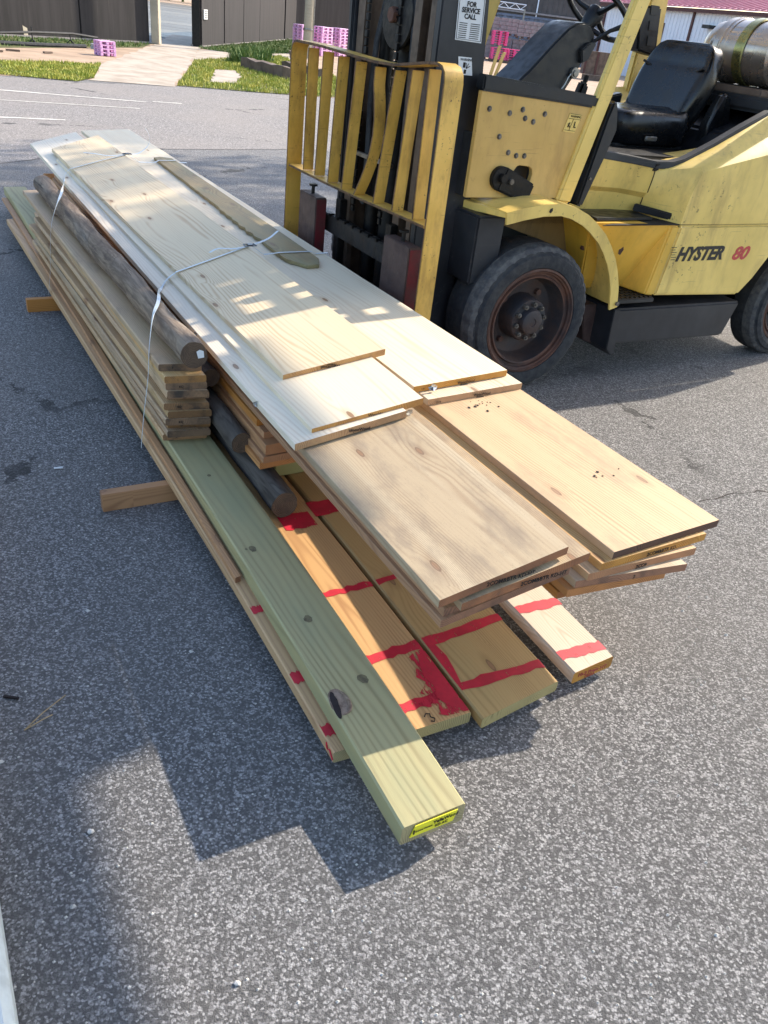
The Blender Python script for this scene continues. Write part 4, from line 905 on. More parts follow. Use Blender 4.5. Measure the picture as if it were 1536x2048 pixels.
# small dark debris on the right board
mb = MB(); rnd = random.Random(4)
for (b, d, n_) in ((1.66, 2.04, 16), (1.72, 1.50, 6)):
    for k in range(n_):
        s_ = rnd.uniform(.001, .0035); bb = b+rnd.gauss(0, .04); q = loc_of(r1, bb, d+rnd.gauss(0, .02), .4712+(bb-1.475)*.0293)
        mb.hexa([(q.x+x*s_*rnd.uniform(.5, 2), q.y+y*s_, q.z+z*s_*.6) for z in (0, 1) for x, y in ((-1, -1), (1, -1), (1, 1), (-1, 1))])
o = mb.build('dirt_crumbs', 'bark', r1, smooth=0); o['kind'] = 'stuff'

# broken fence picket lying on the right stack
pk = [(1.600, 3.62), (1.650, 3.53), (1.715, 3.535), (1.760, 3.64), (1.772, 4.4), (1.782, 5.3), (1.792, 6.28), (1.72, 6.33), (1.662, 6.30)]
rnd = random.Random(61); pk += [(1.662-.075*i/44+rnd.uniform(-.004, .004)-(.012 if 26 < i < 38 and i % 2 else 0), 6.28-2.62*i/44) for i in range(1, 45)]
cx, cy = 1.68, 4.9; mb = MB()
mb.prism(pk, lambda b, d: (d-cy, -(b-cx), -.009), lambda b, d: (d-cy, -(b-cx), .009))
o = mb.build('fence_picket', ['picket'], bevel=.0015, seg=1); o.location = P(cx, cy, .5365); o.rotation_euler = (0, -.0, YAW+math.pi/2)
tag(o, 'greenish broken fence picket with jagged edge lying on the right stack', 'picket')

# plastic straps
def strap(name, label, pts, tails, buck):
    root = empty(name, P(buck[0], buck[1], 0), YAW); tag(root, label, 'strap', 'straps round the pile')
    L_ = lambda p: (p[0]-buck[0], p[1]-buck[1], p[2])
    def smooth_path(p, n=5):
        p = [Vector(L_(q)) for q in p]; out = []
        for i in range(len(p)-1):
            p0, p1, p2, p3 = p[max(i-1, 0)], p[i], p[i+1], p[min(i+2, len(p)-1)]
            for k in range(n):
                t = k/n; out.append(.5*((2*p1)+(p2-p0)*t+(2*p0-5*p1+4*p2-p3)*t*t+(3*p1-p0-3*p2+p3)*t**3))
        return out+[p[-1]]
    MB().ribbon([Vector(L_(q)) for q in pts[0]], (.3, 1, 0), .0135).build('band', 'strap', root)
    MB().ribbon(smooth_path(pts[1]), (.2, 1, .0), .0135).build('band', 'strap', root)
    MB().ribbon([Vector(L_(q)) for q in pts[2]], (.3, 1, 0), .0135).build('band', 'strap', root)
    for t in tails: MB().ribbon(smooth_path(t), (.25, 1, .1), .013).build('loose_end', 'strap', root)
    x, y, z = L_(buck); mb = MB(); w_ = .028; l_ = .02
    for yy in (-.016, .016): mb.tube([(x-w_, y+yy, z+.006), (x+w_, y+yy, z+.006)], .0028, 6)
    for xx in (-w_, 0, w_): mb.tube([(x+xx, y-.016, z+.006), (x+xx, y+.016, z+.006)], .0028, 6)
    mb.box(x-.012, x+.012, y-.013, y+.013, z+.003, z+.011); mb.build('buckle', 'buckle', root)
E1 = [(1.0, 3.50, .5445), (1.2, 3.585, .5445+.2*.149), (1.37, 3.66, .5445+.37*.149), (1.42, 3.68, .604)]
strap('strap', 'near white plastic strap with wire buckle round the pile', [E1,
      [(1.0, 3.50, .5445), (.955, 3.49, .517), (.90, 3.40, .500), (.836, 3.17, .572), (.785, 3.0, .584), (.728, 2.87, .572), (.69, 2.79, .49), (.675, 2.77, .38), (.655, 2.785, .22), (.640, 2.79, .085)],
      [(1.42, 3.68, .604), (1.50, 3.72, .548), (1.56, 3.74, .547), (1.60, 3.745, .549), (1.77, 3.75, .549), (1.80, 3.755, .5355), (1.868, 3.76, .5365), (1.875, 3.76, .50), (1.885, 3.76, .08)]],
      [[(1.40, 3.665, .606), (1.32, 3.65, .600), (1.25, 3.66, .60), (1.20, 3.64, .588)], [(1.42, 3.68, .608), (1.48, 3.74, .600), (1.56, 3.80, .606), (1.63, 3.86, .625)]], (1.41, 3.675, .602))
strap('strap', 'far white plastic strap with a curled loose end round the pile', [[(.985, 5.80, .5445), (1.2, 5.92, .5775), (1.37, 6.0, .602), (1.41, 6.02, .606)],
      [(.985, 5.80, .5445), (.95, 5.79, .516), (.91, 5.60, .502), (.83, 5.15, .572), (.765, 4.86, .584), (.705, 4.66, .57), (.662, 4.60, .49), (.645, 4.60, .38), (.635, 4.65, .22), (.622, 4.71, .085)],
      [(1.41, 6.02, .606), (1.50, 6.08, .548), (1.62, 6.12, .5405), (1.655, 6.14, .552), (1.78, 6.16, .552), (1.81, 6.165, .5365), (1.866, 6.17, .5365), (1.873, 6.17, .5), (1.885, 6.17, .08)]],
      [[(1.39, 6.01, .607), (1.28, 5.99, .60), (1.2, 6.03, .603), (1.13, 6.08, .60)], [(1.41, 6.02, .61), (1.50, 6.10, .60), (1.60, 6.2, .64), (1.62, 6.24, .70), (1.60, 6.26, .745)]], (1.405, 6.018, .604))

# little things on the ground
def stone(name, label, w_, r_, seed, cat, mat='pebble'):
    rnd = random.Random(seed); bm = bmesh.new(); bmesh.ops.create_icosphere(bm, subdivisions=1, radius=r_)
    for v in bm.verts: v.co = Vector((v.co.x*rnd.uniform(.7, 1.3), v.co.y*rnd.uniform(.6, 1.1), v.co.z*.6))
    me = bpy.data.meshes.new(name); bm.to_mesh(me); bm.free(); me.materials.append(M[mat]); o = bpy.data.objects.new(name, me); COL.objects.link(o); o.location = (w_[0], w_[1], r_*.45); return tag(o, label, cat)
stone('stone', 'small pale stone on the asphalt near the bottom edge', (-.165, .807), .0075, 1, 'stone'); stone('stone', 'small pale stone in the shade at the lower left', (-.555, 1.087), .0085, 2, 'stone')
mb = MB(); rnd = random.Random(77)
for k in range(1500):
    x, y = rnd.uniform(-1.4, 1.8), rnd.uniform(.45, 3.2); s_ = rnd.uniform(.0018, .0042)*(1 if rnd.random() < .97 else 1.8)
    mb.add([(x-s_, y, .0), (x, y-s_*.8, .0), (x+s_*1.2, y+s_*.2, 0), (x+s_*.1, y+s_, 0), (x+rnd.uniform(-.4, .4)*s_, y, s_*1.0)], [(0, 1, 4), (1, 2, 4), (2, 3, 4), (3, 0, 4)])
tag(mb.build('loose_grit', 'pebble', smooth=0), 'loose pale grit scattered over the near asphalt', 'grit', kind='stuff')
p = P(.34, 2.86, .004); mb = MB().cyl((-.014, -.006, .004), (.014, .008, .004), .004, n=10); mb.cyl((.006, .0035, .004), (.0145, .0083, .004), .0043, n=10)
o = mb.build('cigarette_butt', 'whitelabel'); o.location = p; tag(o, 'white cigarette butt on the asphalt above the front cross piece', 'cigarette butt')
tw = empty('dry_twig', (-.82, 1.38, .0)); tag(tw, 'forked dry straw twig on the asphalt at the left', 'twig')
MB().tube([(0, -.04, .004), (.02, .02, .006), (.05, .09, .005)], .0016, 5).build('stem', 'straw', tw); MB().tube([(0, -.04, .004), (.03, .0, .006), (.045, .02, .004)], .0016, 5).build('stem', 'straw', tw)
o = MB().box(-.02, .02, -.003, .003, .001, .007).build('bark_chip', 'bark'); o.location = (-.90, 1.44, 0); tag(o, 'dark bark chip at the left edge of the asphalt', 'chip')

# ------------------------------------------------------------------ the lift truck (x = b across the boards, y = d away, z up)
OFF = (2.66, 3.8, 0.0)
FK = empty('forklift', P(OFF[0], OFF[1], 0), YAW)
tag(FK, 'worn yellow and black counterbalance forklift with empty seat behind the lumber pile', 'forklift')
def part(mb, name, mat, bevel=.004, parent=None, smooth=35, label=None, seg=2):
    o = mb.build(name, mat, parent or FK, bevel, smooth, seg, off=OFF)
    if label: o['label'] = label
    return o
def ftext(text, size, mat, b, d, z, parent=None, name='lettering', ang=0.0, **k):   # on a face that looks towards the camera side
    mtx = face_mtx((b-OFF[0], d-OFF[1], z-OFF[2]), (math.cos(ang), 0, math.sin(ang)), (-math.sin(ang), 0, math.cos(ang)))
    return lettering(text, size, mat, mtx, parent or FK, name, **k)

# wheels
def wheel(cb, face, cz, R, width, sign, nuts, name='wheel'):
    w_ = empty(name, (cb-OFF[0], face-OFF[1], cz)); w_.parent = FK
    k = R/.375; S = sign
    def lug(r, o, i):
        if r > .345*k and o < .055*k: return r*(1.0 if (i % 4) else .984)
        return r
    mb = MB(); mb.lathe([(.262*k, .03), (.272*k, .004), (.30*k, -.004), (.330*k, .0), (.338*k, .010), (.349*k, .012), (.369*k, .028), (.3745*k, .05), (.375*k, .085), (.375*k, width-.05), (.37*k, width-.02), (.34*k, width), (.27*k, width)], (0, 0, 0), 'y', 144, rfun=lug, sign=S)
    for i, p in enumerate(mb.f): mb.mi[i] = 1 if 5*144 <= i < 8*144 else 0
    mb.build('tyre', ['rubber', 'rubber_worn'], w_, smooth=25)
    rim = MB().lathe([(.27*k, .02), (.268*k, .006), (.258*k, .004), (.252*k, .014), (.246*k, .016), (.243*k, .028), (.232*k, .030), (.226*k, .020), (.218*k, .022), (.212*k, .045), (.205*k, .10), (.195*k, .115), (.12*k, .125), (.0, .125)], (0, 0, 0), 'y', 64, sign=S)
    for i, p in enumerate(rim.f): rim.mi[i] = 0 if i < 8*64 else 1
    ro = rim.build('rim', ['rust', 'rimgrey'], w_, smooth=40)
    hb = MB().lathe([(.118*k, .13), (.112*k, .06), (.108*k, .035), (.104*k, .028), (.066*k, .027), (.066*k, .012), (.06*k, -.004), (.05*k, -.008), (.022*k, -.008), (.02*k, -.004), (0, -.004)], (0, 0, 0), 'y', 40, sign=S)
    ho = hb.build('hub', 'rimgrey', w_, smooth=40)
    for i in range(nuts):
        a = 2*math.pi*i/nuts+.2; c = (math.cos(a)*.086*k, 0, math.sin(a)*.086*k)
        MB().cyl((c[0], S*.03, c[2]), (c[0], S*.008, c[2]), .0125*k, n=6).cyl((c[0], S*.012, c[2]), (c[0], S*.0, c[2]), .006*k, n=8).build('lug_nut', 'nut', ho, smooth=30)
    for i in range(4):
        a = 2*math.pi*i/4+.9; c = (math.cos(a)*.15*k, 0, math.sin(a)*.15*k)
        MB().cyl((c[0], S*.125, c[2]), (c[0], S*.10, c[2]), .016*k, n=8).build('wheel_bolt', 'rust', ro, smooth=30)
    return w_
wf = wheel(2.66, 3.0, .375, .375, .25, 1, 10)
wheel(2.66, 4.6, .375, .375, .25, -1, 10)
wheel(4.79, 3.03, .335, .335, .2, 1, 6)
wheel(4.79, 4.57, .335, .335, .2, -1, 6)

# frame and under-body
part(MB().box(2.40, 4.6, 3.36, 4.24, .22, .60), 'chassis', 'black', .02)
part(MB().box(2.45, 2.87, 3.25, 4.35, .22, .52), 'drive_axle', 'blackgrease', .04)
part(MB().box(4.62, 4.96, 3.24, 4.36, .22, .48), 'steer_axle', 'blackgrease', .03)
part(MB().box(2.46, 3.0, 3.28, 4.32, .78, .92), 'floor_plate', 'black', .01)
part(MB().side([(3.205, .405), (4.25, .392), (4.18, .186), (3.275, .205)], 3.01, 3.35), 'step_box', 'navy', .012)
part(MB().side([(3.200, .412), (3.245, .412), (3.285, .155), (3.262, .150), (3.215, .19)], 2.985, 3.34), 'mud_flap', 'navy', .004)
part(MB().side([(3.10, .40), (3.20, .40), (3.24, .17), (3.16, .20)], 3.12, 3.35), 'step_bracket', 'forkbrown', .004)
# fender: a curved band with a lip
arc = [(2.372, .909), (2.475, .930), (2.586, .946), (2.70, .948), (2.78, .932), (2.87, .897), (2.93, .862), (3.01, .805), (3.067, .747), (3.12, .68), (3.160, .611), (3.195, .53), (3.215, .45), (3.222, .425)]
inn = []
for i, p in enumerate(arc):
    a = Vector(arc[max(i-1, 0)]); b = Vector(arc[min(i+1, len(arc)-1)]); t_ = (b-a).normalized(); n2 = Vector((t_.y, -t_.x)); inn.append((p[0]+n2.x*.012, p[1]+n2.y*.012))
lipp = [(p[0]+(q[0]-p[0])*4.6, p[1]+(q[1]-p[1])*4.6) for p, q in zip(arc, inn)]
mb = MB().side(arc+inn[::-1], 3.0, 3.30)
fd = part(mb, 'fender', 'yellow_pale', .002)
part(MB().side(arc+lipp[::-1], 2.992, 3.004), 'fender_lip', 'yellow_pale', .003, fd)
part(MB().side([(2.372, .904), (2.47, .925), (2.585, .94), (2.70, .942), (2.78, .926), (2.93, .855), (3.067, .74), (3.15, .61), (3.21, .43), (3.21, .36), (2.95, .36), (2.95, .60), (2.80, .72), (2.60, .78), (2.42, .80)], 3.28, 3.34), 'inner_fender', 'yellow_shaded', .003, fd)
part(MB().hexa([(2.372, 3.0, .885), (2.40, 3.0, .885), (2.36, 3.34, .86), (2.33, 3.34, .86), (2.372, 3.0, .906), (2.40, 3.0, .909), (2.36, 3.34, .905), (2.33, 3.34, .902)]), 'fender_front', 'yellow_pale', .002, fd)
part(MB().box(2.30, 2.46, 3.10, 3.36, .55, .87), 'fender_bracket', 'navy', .01)
part(MB().cyl((3.205, 2.988, .445), (3.205, 2.978, .445), .011, n=10), 'fender_bolt', 'nut', 0, fd)
mb = MB(); q = [(2.62, .925), (2.632, .93), (2.636, .918), (2.626, .907), (2.616, .912)]
part(mb.side(q, 2.9915, 2.9895), 'slot', 'ink', 0, fd)

# cowl panel with its slot, bolts and label
hole = [(2.524, 1.020), (2.528, 1.045), (2.545, 1.070), (2.56, 1.076), (2.62, 1.071), (2.638, 1.06), (2.645, 1.035), (2.63, .97), (2.615, .957), (2.60, .956), (2.55, .985)]
cp = part(MB().plate([(2.28, .93), (2.28, 1.372), (2.935, 1.340), (2.84, .93)], [hole], 3.20, 3.225), 'cowl_panel', 'yellow', .002)
part(MB().side([(x*1.0, z) for x, z in [(2.50, .94), (2.50, 1.09), (2.67, 1.09), (2.67, .94)]], 3.27, 3.30), 'slot_backing', 'black', 0, cp)
part(MB().box(2.30, 2.92, 4.38, 4.40, .93, 1.26), 'far_cowl_panel', 'yellow', .003)
part(MB().box(2.28, 2.31, 3.225, 4.39, .93, 1.20), 'bulkhead', 'black', .003)
for (b, z) in [(2.335, 1.304), (2.45, 1.292), (2.52, 1.31), (2.542, 1.275), (2.651, 1.298), (2.592, 1.263), (2.414, 1.194), (2.48, 1.129), (2.529, 1.117), (2.577, 1.117)]:
    part(MB().cyl((b, 3.20, z), (b, 3.192, z), .0095, n=6).cyl((b, 3.202, z), (b, 3.1975, z), .0125, n=14), 'bolt', 'nut', .001, cp)
part(MB().side([(2.275, 1.374), (2.275, 1.437), (2.60, 1.415), (2.955, 1.388), (2.94, 1.338), (2.60, 1.358)], 3.185, 3.25), 'dash_cover', 'plastic', .008)
lb = part(MB().side([(2.80, 1.31), (2.875, 1.306), (2.85, 1.226), (2.777, 1.231)], 3.1985, 3.1975), 'warning_label', 'yellow_pale', 0, cp)
ftext('WARNING', .0135, 'ink', 2.806, 3.1968, 1.2935, lb, ang=-.05); 
mb = MB()
for a, b in (((2.797, 1.288), (2.870, 1.284)), ((2.784, 1.238), (2.850, 1.234)), ((2.802, 1.308), (2.874, 1.304)), ((2.827, 1.285), (2.812, 1.236))): mb.tube([(a[0], 3.1968, a[1]), (b[0], 3.1968, b[1])], .0012, 4)
mb.tube([(2.84, 3.1968, 1.275), (2.838, 3.1968, 1.25), (2.848, 3.1968, 1.25)], .003, 4); mb.tube([(2.81, 3.1968, 1.27), (2.80, 3.1968, 1.25)], .003, 4); mb.tube([(2.80, 3.1968, 1.265), (2.813, 3.1968, 1.25)], .0025, 4); part(mb, 'print', 'ink', 0, lb)

# overhead guard
gd = part(MB().hexa([(2.815, 3.18, .915), (2.910, 3.18, .905), (2.910, 3.225, .905), (2.815, 3.225, .915), (3.110, 3.18, 2.10), (3.205, 3.18, 2.10), (3.205, 3.225, 2.10), (3.110, 3.225, 2.10)]), 'guard_pillar', 'yellow_pale', .012, label='near front pillar of the overhead guard', seg=3)
part(MB().hexa([(2.82, 4.37, .915), (2.94, 4.37, .905), (2.94, 4.43, .905), (2.82, 4.43, .915), (3.11, 4.37, 2.10), (3.245, 4.37, 2.10), (3.245, 4.43, 2.10), (3.11, 4.43, 2.10)]), 'guard_pillar', 'yellow_pale', .012)
part(MB().hexa([(4.26, 4.37, 1.15), (4.52, 4.37, 1.15), (4.52, 4.43, 1.15), (4.26, 4.43, 1.15), (4.30, 4.37, 2.10), (4.42, 4.37, 2.10), (4.42, 4.43, 2.10), (4.30, 4.43, 2.10)]), 'guard_pillar', 'yellow_pale', .012)
part(MB().hexa([(4.5, 3.17, 1.35), (4.62, 3.17, 1.35), (4.62, 3.235, 1.35), (4.5, 3.235, 1.35), (4.34, 3.17, 2.10), (4.46, 3.17, 2.10), (4.46, 3.235, 2.10), (4.34, 3.235, 2.10)]), 'guard_pillar', 'yellow_pale', .012)
for d in (3.17, 4.37): part(MB().box(3.08, 4.5, d, d+.065, 2.10, 2.17), 'guard_side_rail', 'yellow_pale', .01)
for i in range(8): part(MB().box(3.12+i*.19, 3.15+i*.19, 3.235, 4.37, 2.10, 2.16), 'guard_roof_bar', 'yellow_pale', .004)
part(MB().side([(2.938, .903), (3.008, 1.301), (3.030, 1.372), (3.048, 1.380), (3.067, 1.347), (3.093, 1.254), (3.06, 1.14), (2.978, .893)], 3.165, 3.26), 'pillar_cover', 'plastic', .01)
part(MB().cyl((2.985, 3.165, 1.03), (2.985, 3.160, 1.03), .007, n=8), 'pillar_bolt', 'nut', 0)

# mast
outer = [(2.09, .12), (2.075, 2.25), (2.30, 2.25), (2.315, 1.70), (2.365, 1.14), (2.46, 1.07), (2.475, 1.02), (2.44, .95), (2.37, .86), (2.345, .12)]
part(MB().side(outer, 3.29, 3.335), 'outer_upright', 'navy', .006)
part(MB().box(2.085, 2.13, 3.335, 3.385, .12, 2.25), 'upright_flange', 'railbrown', .004); part(MB().box(2.27, 2.31, 3.335, 3.43, .12, 2.25), 'upright_flange', 'navy', .004)
part(MB().box(2.10, 2.135, 3.475, 3.54, .15, 2.2).box(2.135, 2.27, 3.475, 3.49, .15, 2.2), 'inner_upright', ['railbrown'], .003)
part(MB().side([(x, z) for x, z in outer], 4.10, 4.135), 'outer_upright', 'navy', .006)
part(MB().box(2.09, 2.13, 4.085, 4.10, .12, 2.25), 'upright_flange', 'navy', .004); part(MB().box(2.27, 2.31, 4.085, 4.10, .12, 2.25), 'upright_flange', 'navy', .004)
part(MB().box(2.10, 2.135, 4.0, 4.075, .15, 2.2).box(2.135, 2.27, 4.06, 4.075, .15, 2.2), 'inner_upright', ['railbrown'], .003)
for z0 in (.16, .82, 1.9): part(MB().box(2.22, 2.30, 3.385, 4.09, z0, z0+.12), 'mast_crossmember', 'black', .006)
part(MB().cyl((2.22, 3.77, .15), (2.22, 3.77, 1.55), .055, n=20), 'lift_cylinder', 'blackgrease', .003)
for d in (3.59, 3.95): part(MB().cyl((2.21, d, .2), (2.21, d, 2.1), .038, n=16), 'lift_cylinder', 'blackgrease', .002)
pu = part(MB().lathe([(.0, 2.09), (.03, 2.085), (.03, 2.10), (.135, 2.105), (.14, 2.115), (.125, 2.13), (.125, 2.15), (.14, 2.165), (.135, 2.175), (0, 2.175)], (0, 3.70, 1.61), 'x', 36), 'hose_pulley', 'blackgrease', 0, smooth=40)
part(MB().cyl((2.07, 3.70, 1.61), (2.12, 3.70, 1.61), .034, n=6), 'pulley_bolt', 'rust', .003, pu)
for k in range(3):
    o_ = k*.02; pts = [(2.13-k*.005, 3.93-o_, .75)]+[(2.13-k*.005, 3.93-o_-.01*math.sin(i), .8+i*.1) for i in range(8)]+[(2.12, 3.70+(.16-k*.014)*math.cos(a), 1.61+(.16-k*.014)*math.sin(a)) for a in [math.pi*.0+.1+i*.35 for i in range(9)]]+[(2.12, 3.55+o_*.3, 1.4), (2.13, 3.56+o_*.3, 1.0)]
    pts = [(p[0], p[1], p[2]) for p in pts]
    part(MB().tube(pts, .009, 7), 'hydraulic_hose', 'rubber', 0)
for d in (3.66, 3.96):
    mb = MB()
    for i in range(34): mb.box(2.09, 2.105, d-(.014 if i % 2 else .010), d+(.014 if i % 2 else .010), .7+i*.035, .7+i*.035+.031)
    part(mb, 'lift_chain', 'blackgrease', .002, seg=1)
part(MB().box(2.08, 2.1, 3.58, 4.0, .98, 1.0), 'chain_anchor', 'steel', .003)
l1_ = part(MB().side([(2.163, 1.548), (2.150, 1.80), (2.285, 1.80), (2.300, 1.545)], 3.2885, 3.2875), 'service_label', 'whitelabel', 0)
for i, (t, z) in enumerate([('FOR', 1.672), ('SERVICE', 1.650), ('CALL', 1.628)]): ftext(t, .0255, 'ink', 2.224, 3.2865, z, l1_, align='CENTER', bold=.0008)
mb = MB()
for i in range(8):
    z = 1.612-i*.0075
    mb.box(2.175, 2.215, 3.2865, 3.2872, z-.002, z+.0008); mb.box(2.232, 2.280, 3.2865, 3.2872, z-.002, z+.0008)
for a, b in (((2.168, 1.553), (2.295, 1.551)), ((2.168, 1.553), (2.156, 1.79)), ((2.295, 1.551), (2.28, 1.79))): mb.tube([(a[0], 3.2868, a[1]), (b[0], 3.2868, b[1])], .0011, 4)
part(mb, 'print', 'ink', 0, l1_)
l2_ = part(MB().side([(2.206, 1.420), (2.192, 1.488), (2.262, 1.488), (2.278, 1.420)], 3.2885, 3.2875), 'crush_warning_label', 'whitelabel', 0)
ftext('WARNING', .0135, 'ink', 2.204, 3.2866, 1.474, l2_)
mb = MB().box(2.222, 2.234, 3.2865, 3.2872, 1.448, 1.468).box(2.23, 2.242, 3.2865, 3.2872, 1.425, 1.441)
for a in (.5, 1.1, 1.7): mb.tube([(2.24, 3.2868, 1.445), (2.24+.022*math.cos(a), 3.2868, 1.445+.022*math.sin(a))], .0016, 4)
part(mb, 'print', 'ink', 0, l2_)
# tilt cylinder
tc = part(MB().cyl((2.452, 3.176, 1.018), (2.452, 3.31, 1.018), .054, n=24), 'tilt_clevis', 'blackgrease', .004)
part(MB().hexa([(2.43, 3.172, .968), (2.625, 3.172, .905), (2.625, 3.24, .905), (2.43, 3.24, .968), (2.475, 3.172, 1.070), (2.655, 3.172, .995), (2.655, 3.24, .995), (2.475, 3.24, 1.070)]), 'tilt_link', 'blackgrease', .008, tc)
part(MB().cyl((2.452, 3.18, 1.022), (2.452, 3.155, 1.022), .022, n=6), 'tilt_pin', 'blackgrease', .003, tc)
part(MB().cyl((2.505, 3.18, 1.008), (2.505, 3.162, 1.008), .013, n=10), 'grease_nipple', 'nut', .001, tc)
part(MB().cyl((2.56, 3.225, .975), (2.78, 3.225, .905), .026, n=16), 'tilt_rod', 'steel', .001, tc)

# carriage, forks and load backrest
part(MB().box(2.05, 2.095, 3.10, 4.50, .545, .640), 'carriage_bar', 'carriage', .005)
part(MB().box(2.05, 2.095, 3.10, 4.50, .20, .30), 'carriage_bar', 'carriage', .005)
for d in (3.50, 4.06): part(MB().box(2.06, 2.10, d-.03, d+.03, .20, .74), 'carriage_plate', 'blackgrease', .004)
for i in range(7): part(MB().box(2.045, 2.075, 3.58+i*.09, 3.60+i*.09, .632, .648), 'carriage_notch', 'blackgrease', .002)
for d0, d1 in ((3.13, 3.37), (4.14, 4.36)):
    fo = part(MB().box(1.965, 2.03, d0, d1, .062, .725), 'fork_shank', 'forkbrown', .004)
    part(MB().box(1.97, 2.028, d0-.003, d0, .08, .715), 'fork_side', 'forkred', .001, fo)
    part(MB().hexa([(.95, d0+.03, .010), (2.03, d0+.01, .012), (2.03, d1-.01, .012), (.95, d1-.03, .010), (.95, d0+.03, .022), (2.03, d0+.01, .060), (2.03, d1-.01, .060), (.95, d1-.03, .022)]), 'fork_blade', 'forkred', .003, fo)
    part(MB().cyl((2.0, d0+.12, .725), (2.0, d0+.12, .765), .010, n=8).cyl((2.0, d0+.12, .765), (2.0, d0+.12, .775), .024, n=12), 'fork_pin', 'blackgrease', .001, fo)
br = empty('load_backrest', (2.02-OFF[0], 3.8-OFF[1], 0)); br.parent = FK
def bp(mb, name, mat='yellow_worn', bevel=.002):
    return mb.build(name, [mat, 'rustedge'], br, bevel, off=(2.02, 3.8, 0), edge=1)
tops = [(4.375, 1.420), (4.202, 1.417), (4.038, 1.411), (3.865, 1.404), (3.690, 1.398), (3.520, 1.402), (3.345, 1.418), (3.185, 1.436)]
bots = [(4.370, .828), (4.215, .826), (4.050, .824), (3.885, .824), (3.735, .826), (3.540, .830), (3.354, .836), (3.165, .842)]
tb = [.0, .004, .010, .018, .034, .038, .022, .006]      # how far the dented top rail is pushed back
for i, ((dt, zt), (db, zb)) in enumerate(zip(tops, bots)):
    mb = MB(); n = 8; vs = []
    for k in range(n+1):
        t = k/n; d = db+(dt-db)*t; z = zb+(zt-zb)*t; x = 1.982+tb[i]*t
        if i == 4: d += (-.055*math.sin(math.pi*min(1, t*1.15)) if t < .87 else 0)+.012; x += .02*math.sin(math.pi*t)
        vs += [(x, d-.0065, z), (x+.060, d-.0065, z), (x+.060, d+.0065, z), (x, d+.0065, z)]
    mb.add(vs, [(q*4+j, q*4+(j+1) % 4, q*4+4+(j+1) % 4, q*4+4+j) for q in range(n) for j in range(4)]+[(3, 2, 1, 0), tuple(range(n*4, n*4+4))])
    o = bp(mb, 'slat')
    if i == 4: o['label'] = 'bent slat of the load backrest'
def railpath(pts, x0, x1, th, name):
    mb = MB(); vs = []
    for d, z, dx in pts: vs += [(x0+dx, d, z-th), (x1+dx, d, z-th), (x1+dx, d, z), (x0+dx, d, z)]
    n = len(pts)-1; mb.add(vs, [(q*4+j, q*4+(j+1) % 4, q*4+4+(j+1) % 4, q*4+4+j) for q in range(n) for j in range(4)]+[(3, 2, 1, 0), tuple(range(n*4, n*4+4))]); return bp(mb, name)
# one bent strip: far side, rounded corner, dented top, rounded corner, near side
strip = [(4.565, .40), (4.562, 1.38), (4.555, 1.41), (4.535, 1.428), (4.50, 1.434), (4.35, 1.434), (4.2, 1.432), (4.04, 1.426), (3.87, 1.419), (3.69, 1.412), (3.52, 1.416), (3.35, 1.433), (3.18, 1.452), (3.10, 1.456), (3.062, 1.448), (3.043, 1.43), (3.036, 1.40), (3.036, .40)]
dxs = [0, 0, 0, 0, 0, .002, .004, .010, .018, .034, .038, .022, .006, 0, 0, 0, 0, 0]
mb = MB(); vs = []
for i, (d, z) in enumerate(strip):
    a = Vector(strip[max(i-1, 0)]); b = Vector(strip[min(i+1, len(strip)-1)]); t_ = (b-a).normalized(); n2 = Vector((t_.y, -t_.x))*.012
    vs += [(1.968+dxs[i], d, z), (2.060+dxs[i], d, z), (2.060+dxs[i], d+n2.x, z+n2.y), (1.968+dxs[i], d+n2.x, z+n2.y)]
n = len(strip)-1
mb.add(vs, [(q*4+j, q*4+(j+1) % 4, q*4+4+(j+1) % 4, q*4+4+j) for q in range(n) for j in range(4)]+[(3, 2, 1, 0), tuple(range(n*4, n*4+4))])
bp(mb, 'backrest_frame')
railpath([(3.048, .842, 0), (3.3, .838, 0), (3.7, .826, .004), (4.1, .822, .004), (4.55, .826, 0)], 1.972, 2.062, .012, 'lower_rail')
# body
low_b = MB()
low_b.side([(3.508, .462), (4.215, .432), (4.30, .52), (4.42, .70), (4.60, .735), (5.20, .735), (5.20, .833), (3.562, .833)], 3.02, 4.58)
part(low_b, 'lower_body', 'yellow_pale', .012, seg=3)
part(MB().hexa([(3.12, 3.20, .462), (3.507, 3.20, .462), (3.507, 3.5, .462), (3.12, 3.5, .462), (2.96, 3.06, .842), (3.560, 3.045, .836), (3.560, 3.5, .836), (2.96, 3.5, .842)]), 'recess_panel', 'yellow_deep', .008)
part(MB().hexa([(3.46, 3.045, .462), (3.512, 3.022, .462), (3.512, 3.3, .462), (3.40, 3.3, .462), (3.52, 3.045, .83), (3.563, 3.022, .83), (3.563, 3.3, .83), (3.42, 3.3, .83)]), 'recess_corner', 'yellow_deep', .008)
part(MB().hexa([(3.215, 3.005, .435), (3.50, 3.005, .432), (3.51, 3.25, .432), (3.215, 3.25, .435), (3.215, 3.005, .458), (3.50, 3.005, .455), (3.51, 3.25, .455), (3.215, 3.25, .458)]), 'step_tread', 'black', .004)
mb = MB()
for i in range(8):
    for k in range(4): mb.box(3.235+i*.034, 3.255+i*.034, 3.02+k*.04, 3.038+k*.04, .455, .461)
part(mb, 'tread_studs', 'blackgrease', .001, seg=1)
part(MB().hexa([(3.02, 3.09, .845), (3.44, 3.11, .842), (3.46, 3.36, .842), (3.06, 3.40, .845), (3.02, 3.09, .858), (3.44, 3.11, .855), (3.46, 3.36, .855), (3.06, 3.40, .858)]), 'step_pad', 'plastic', .005)
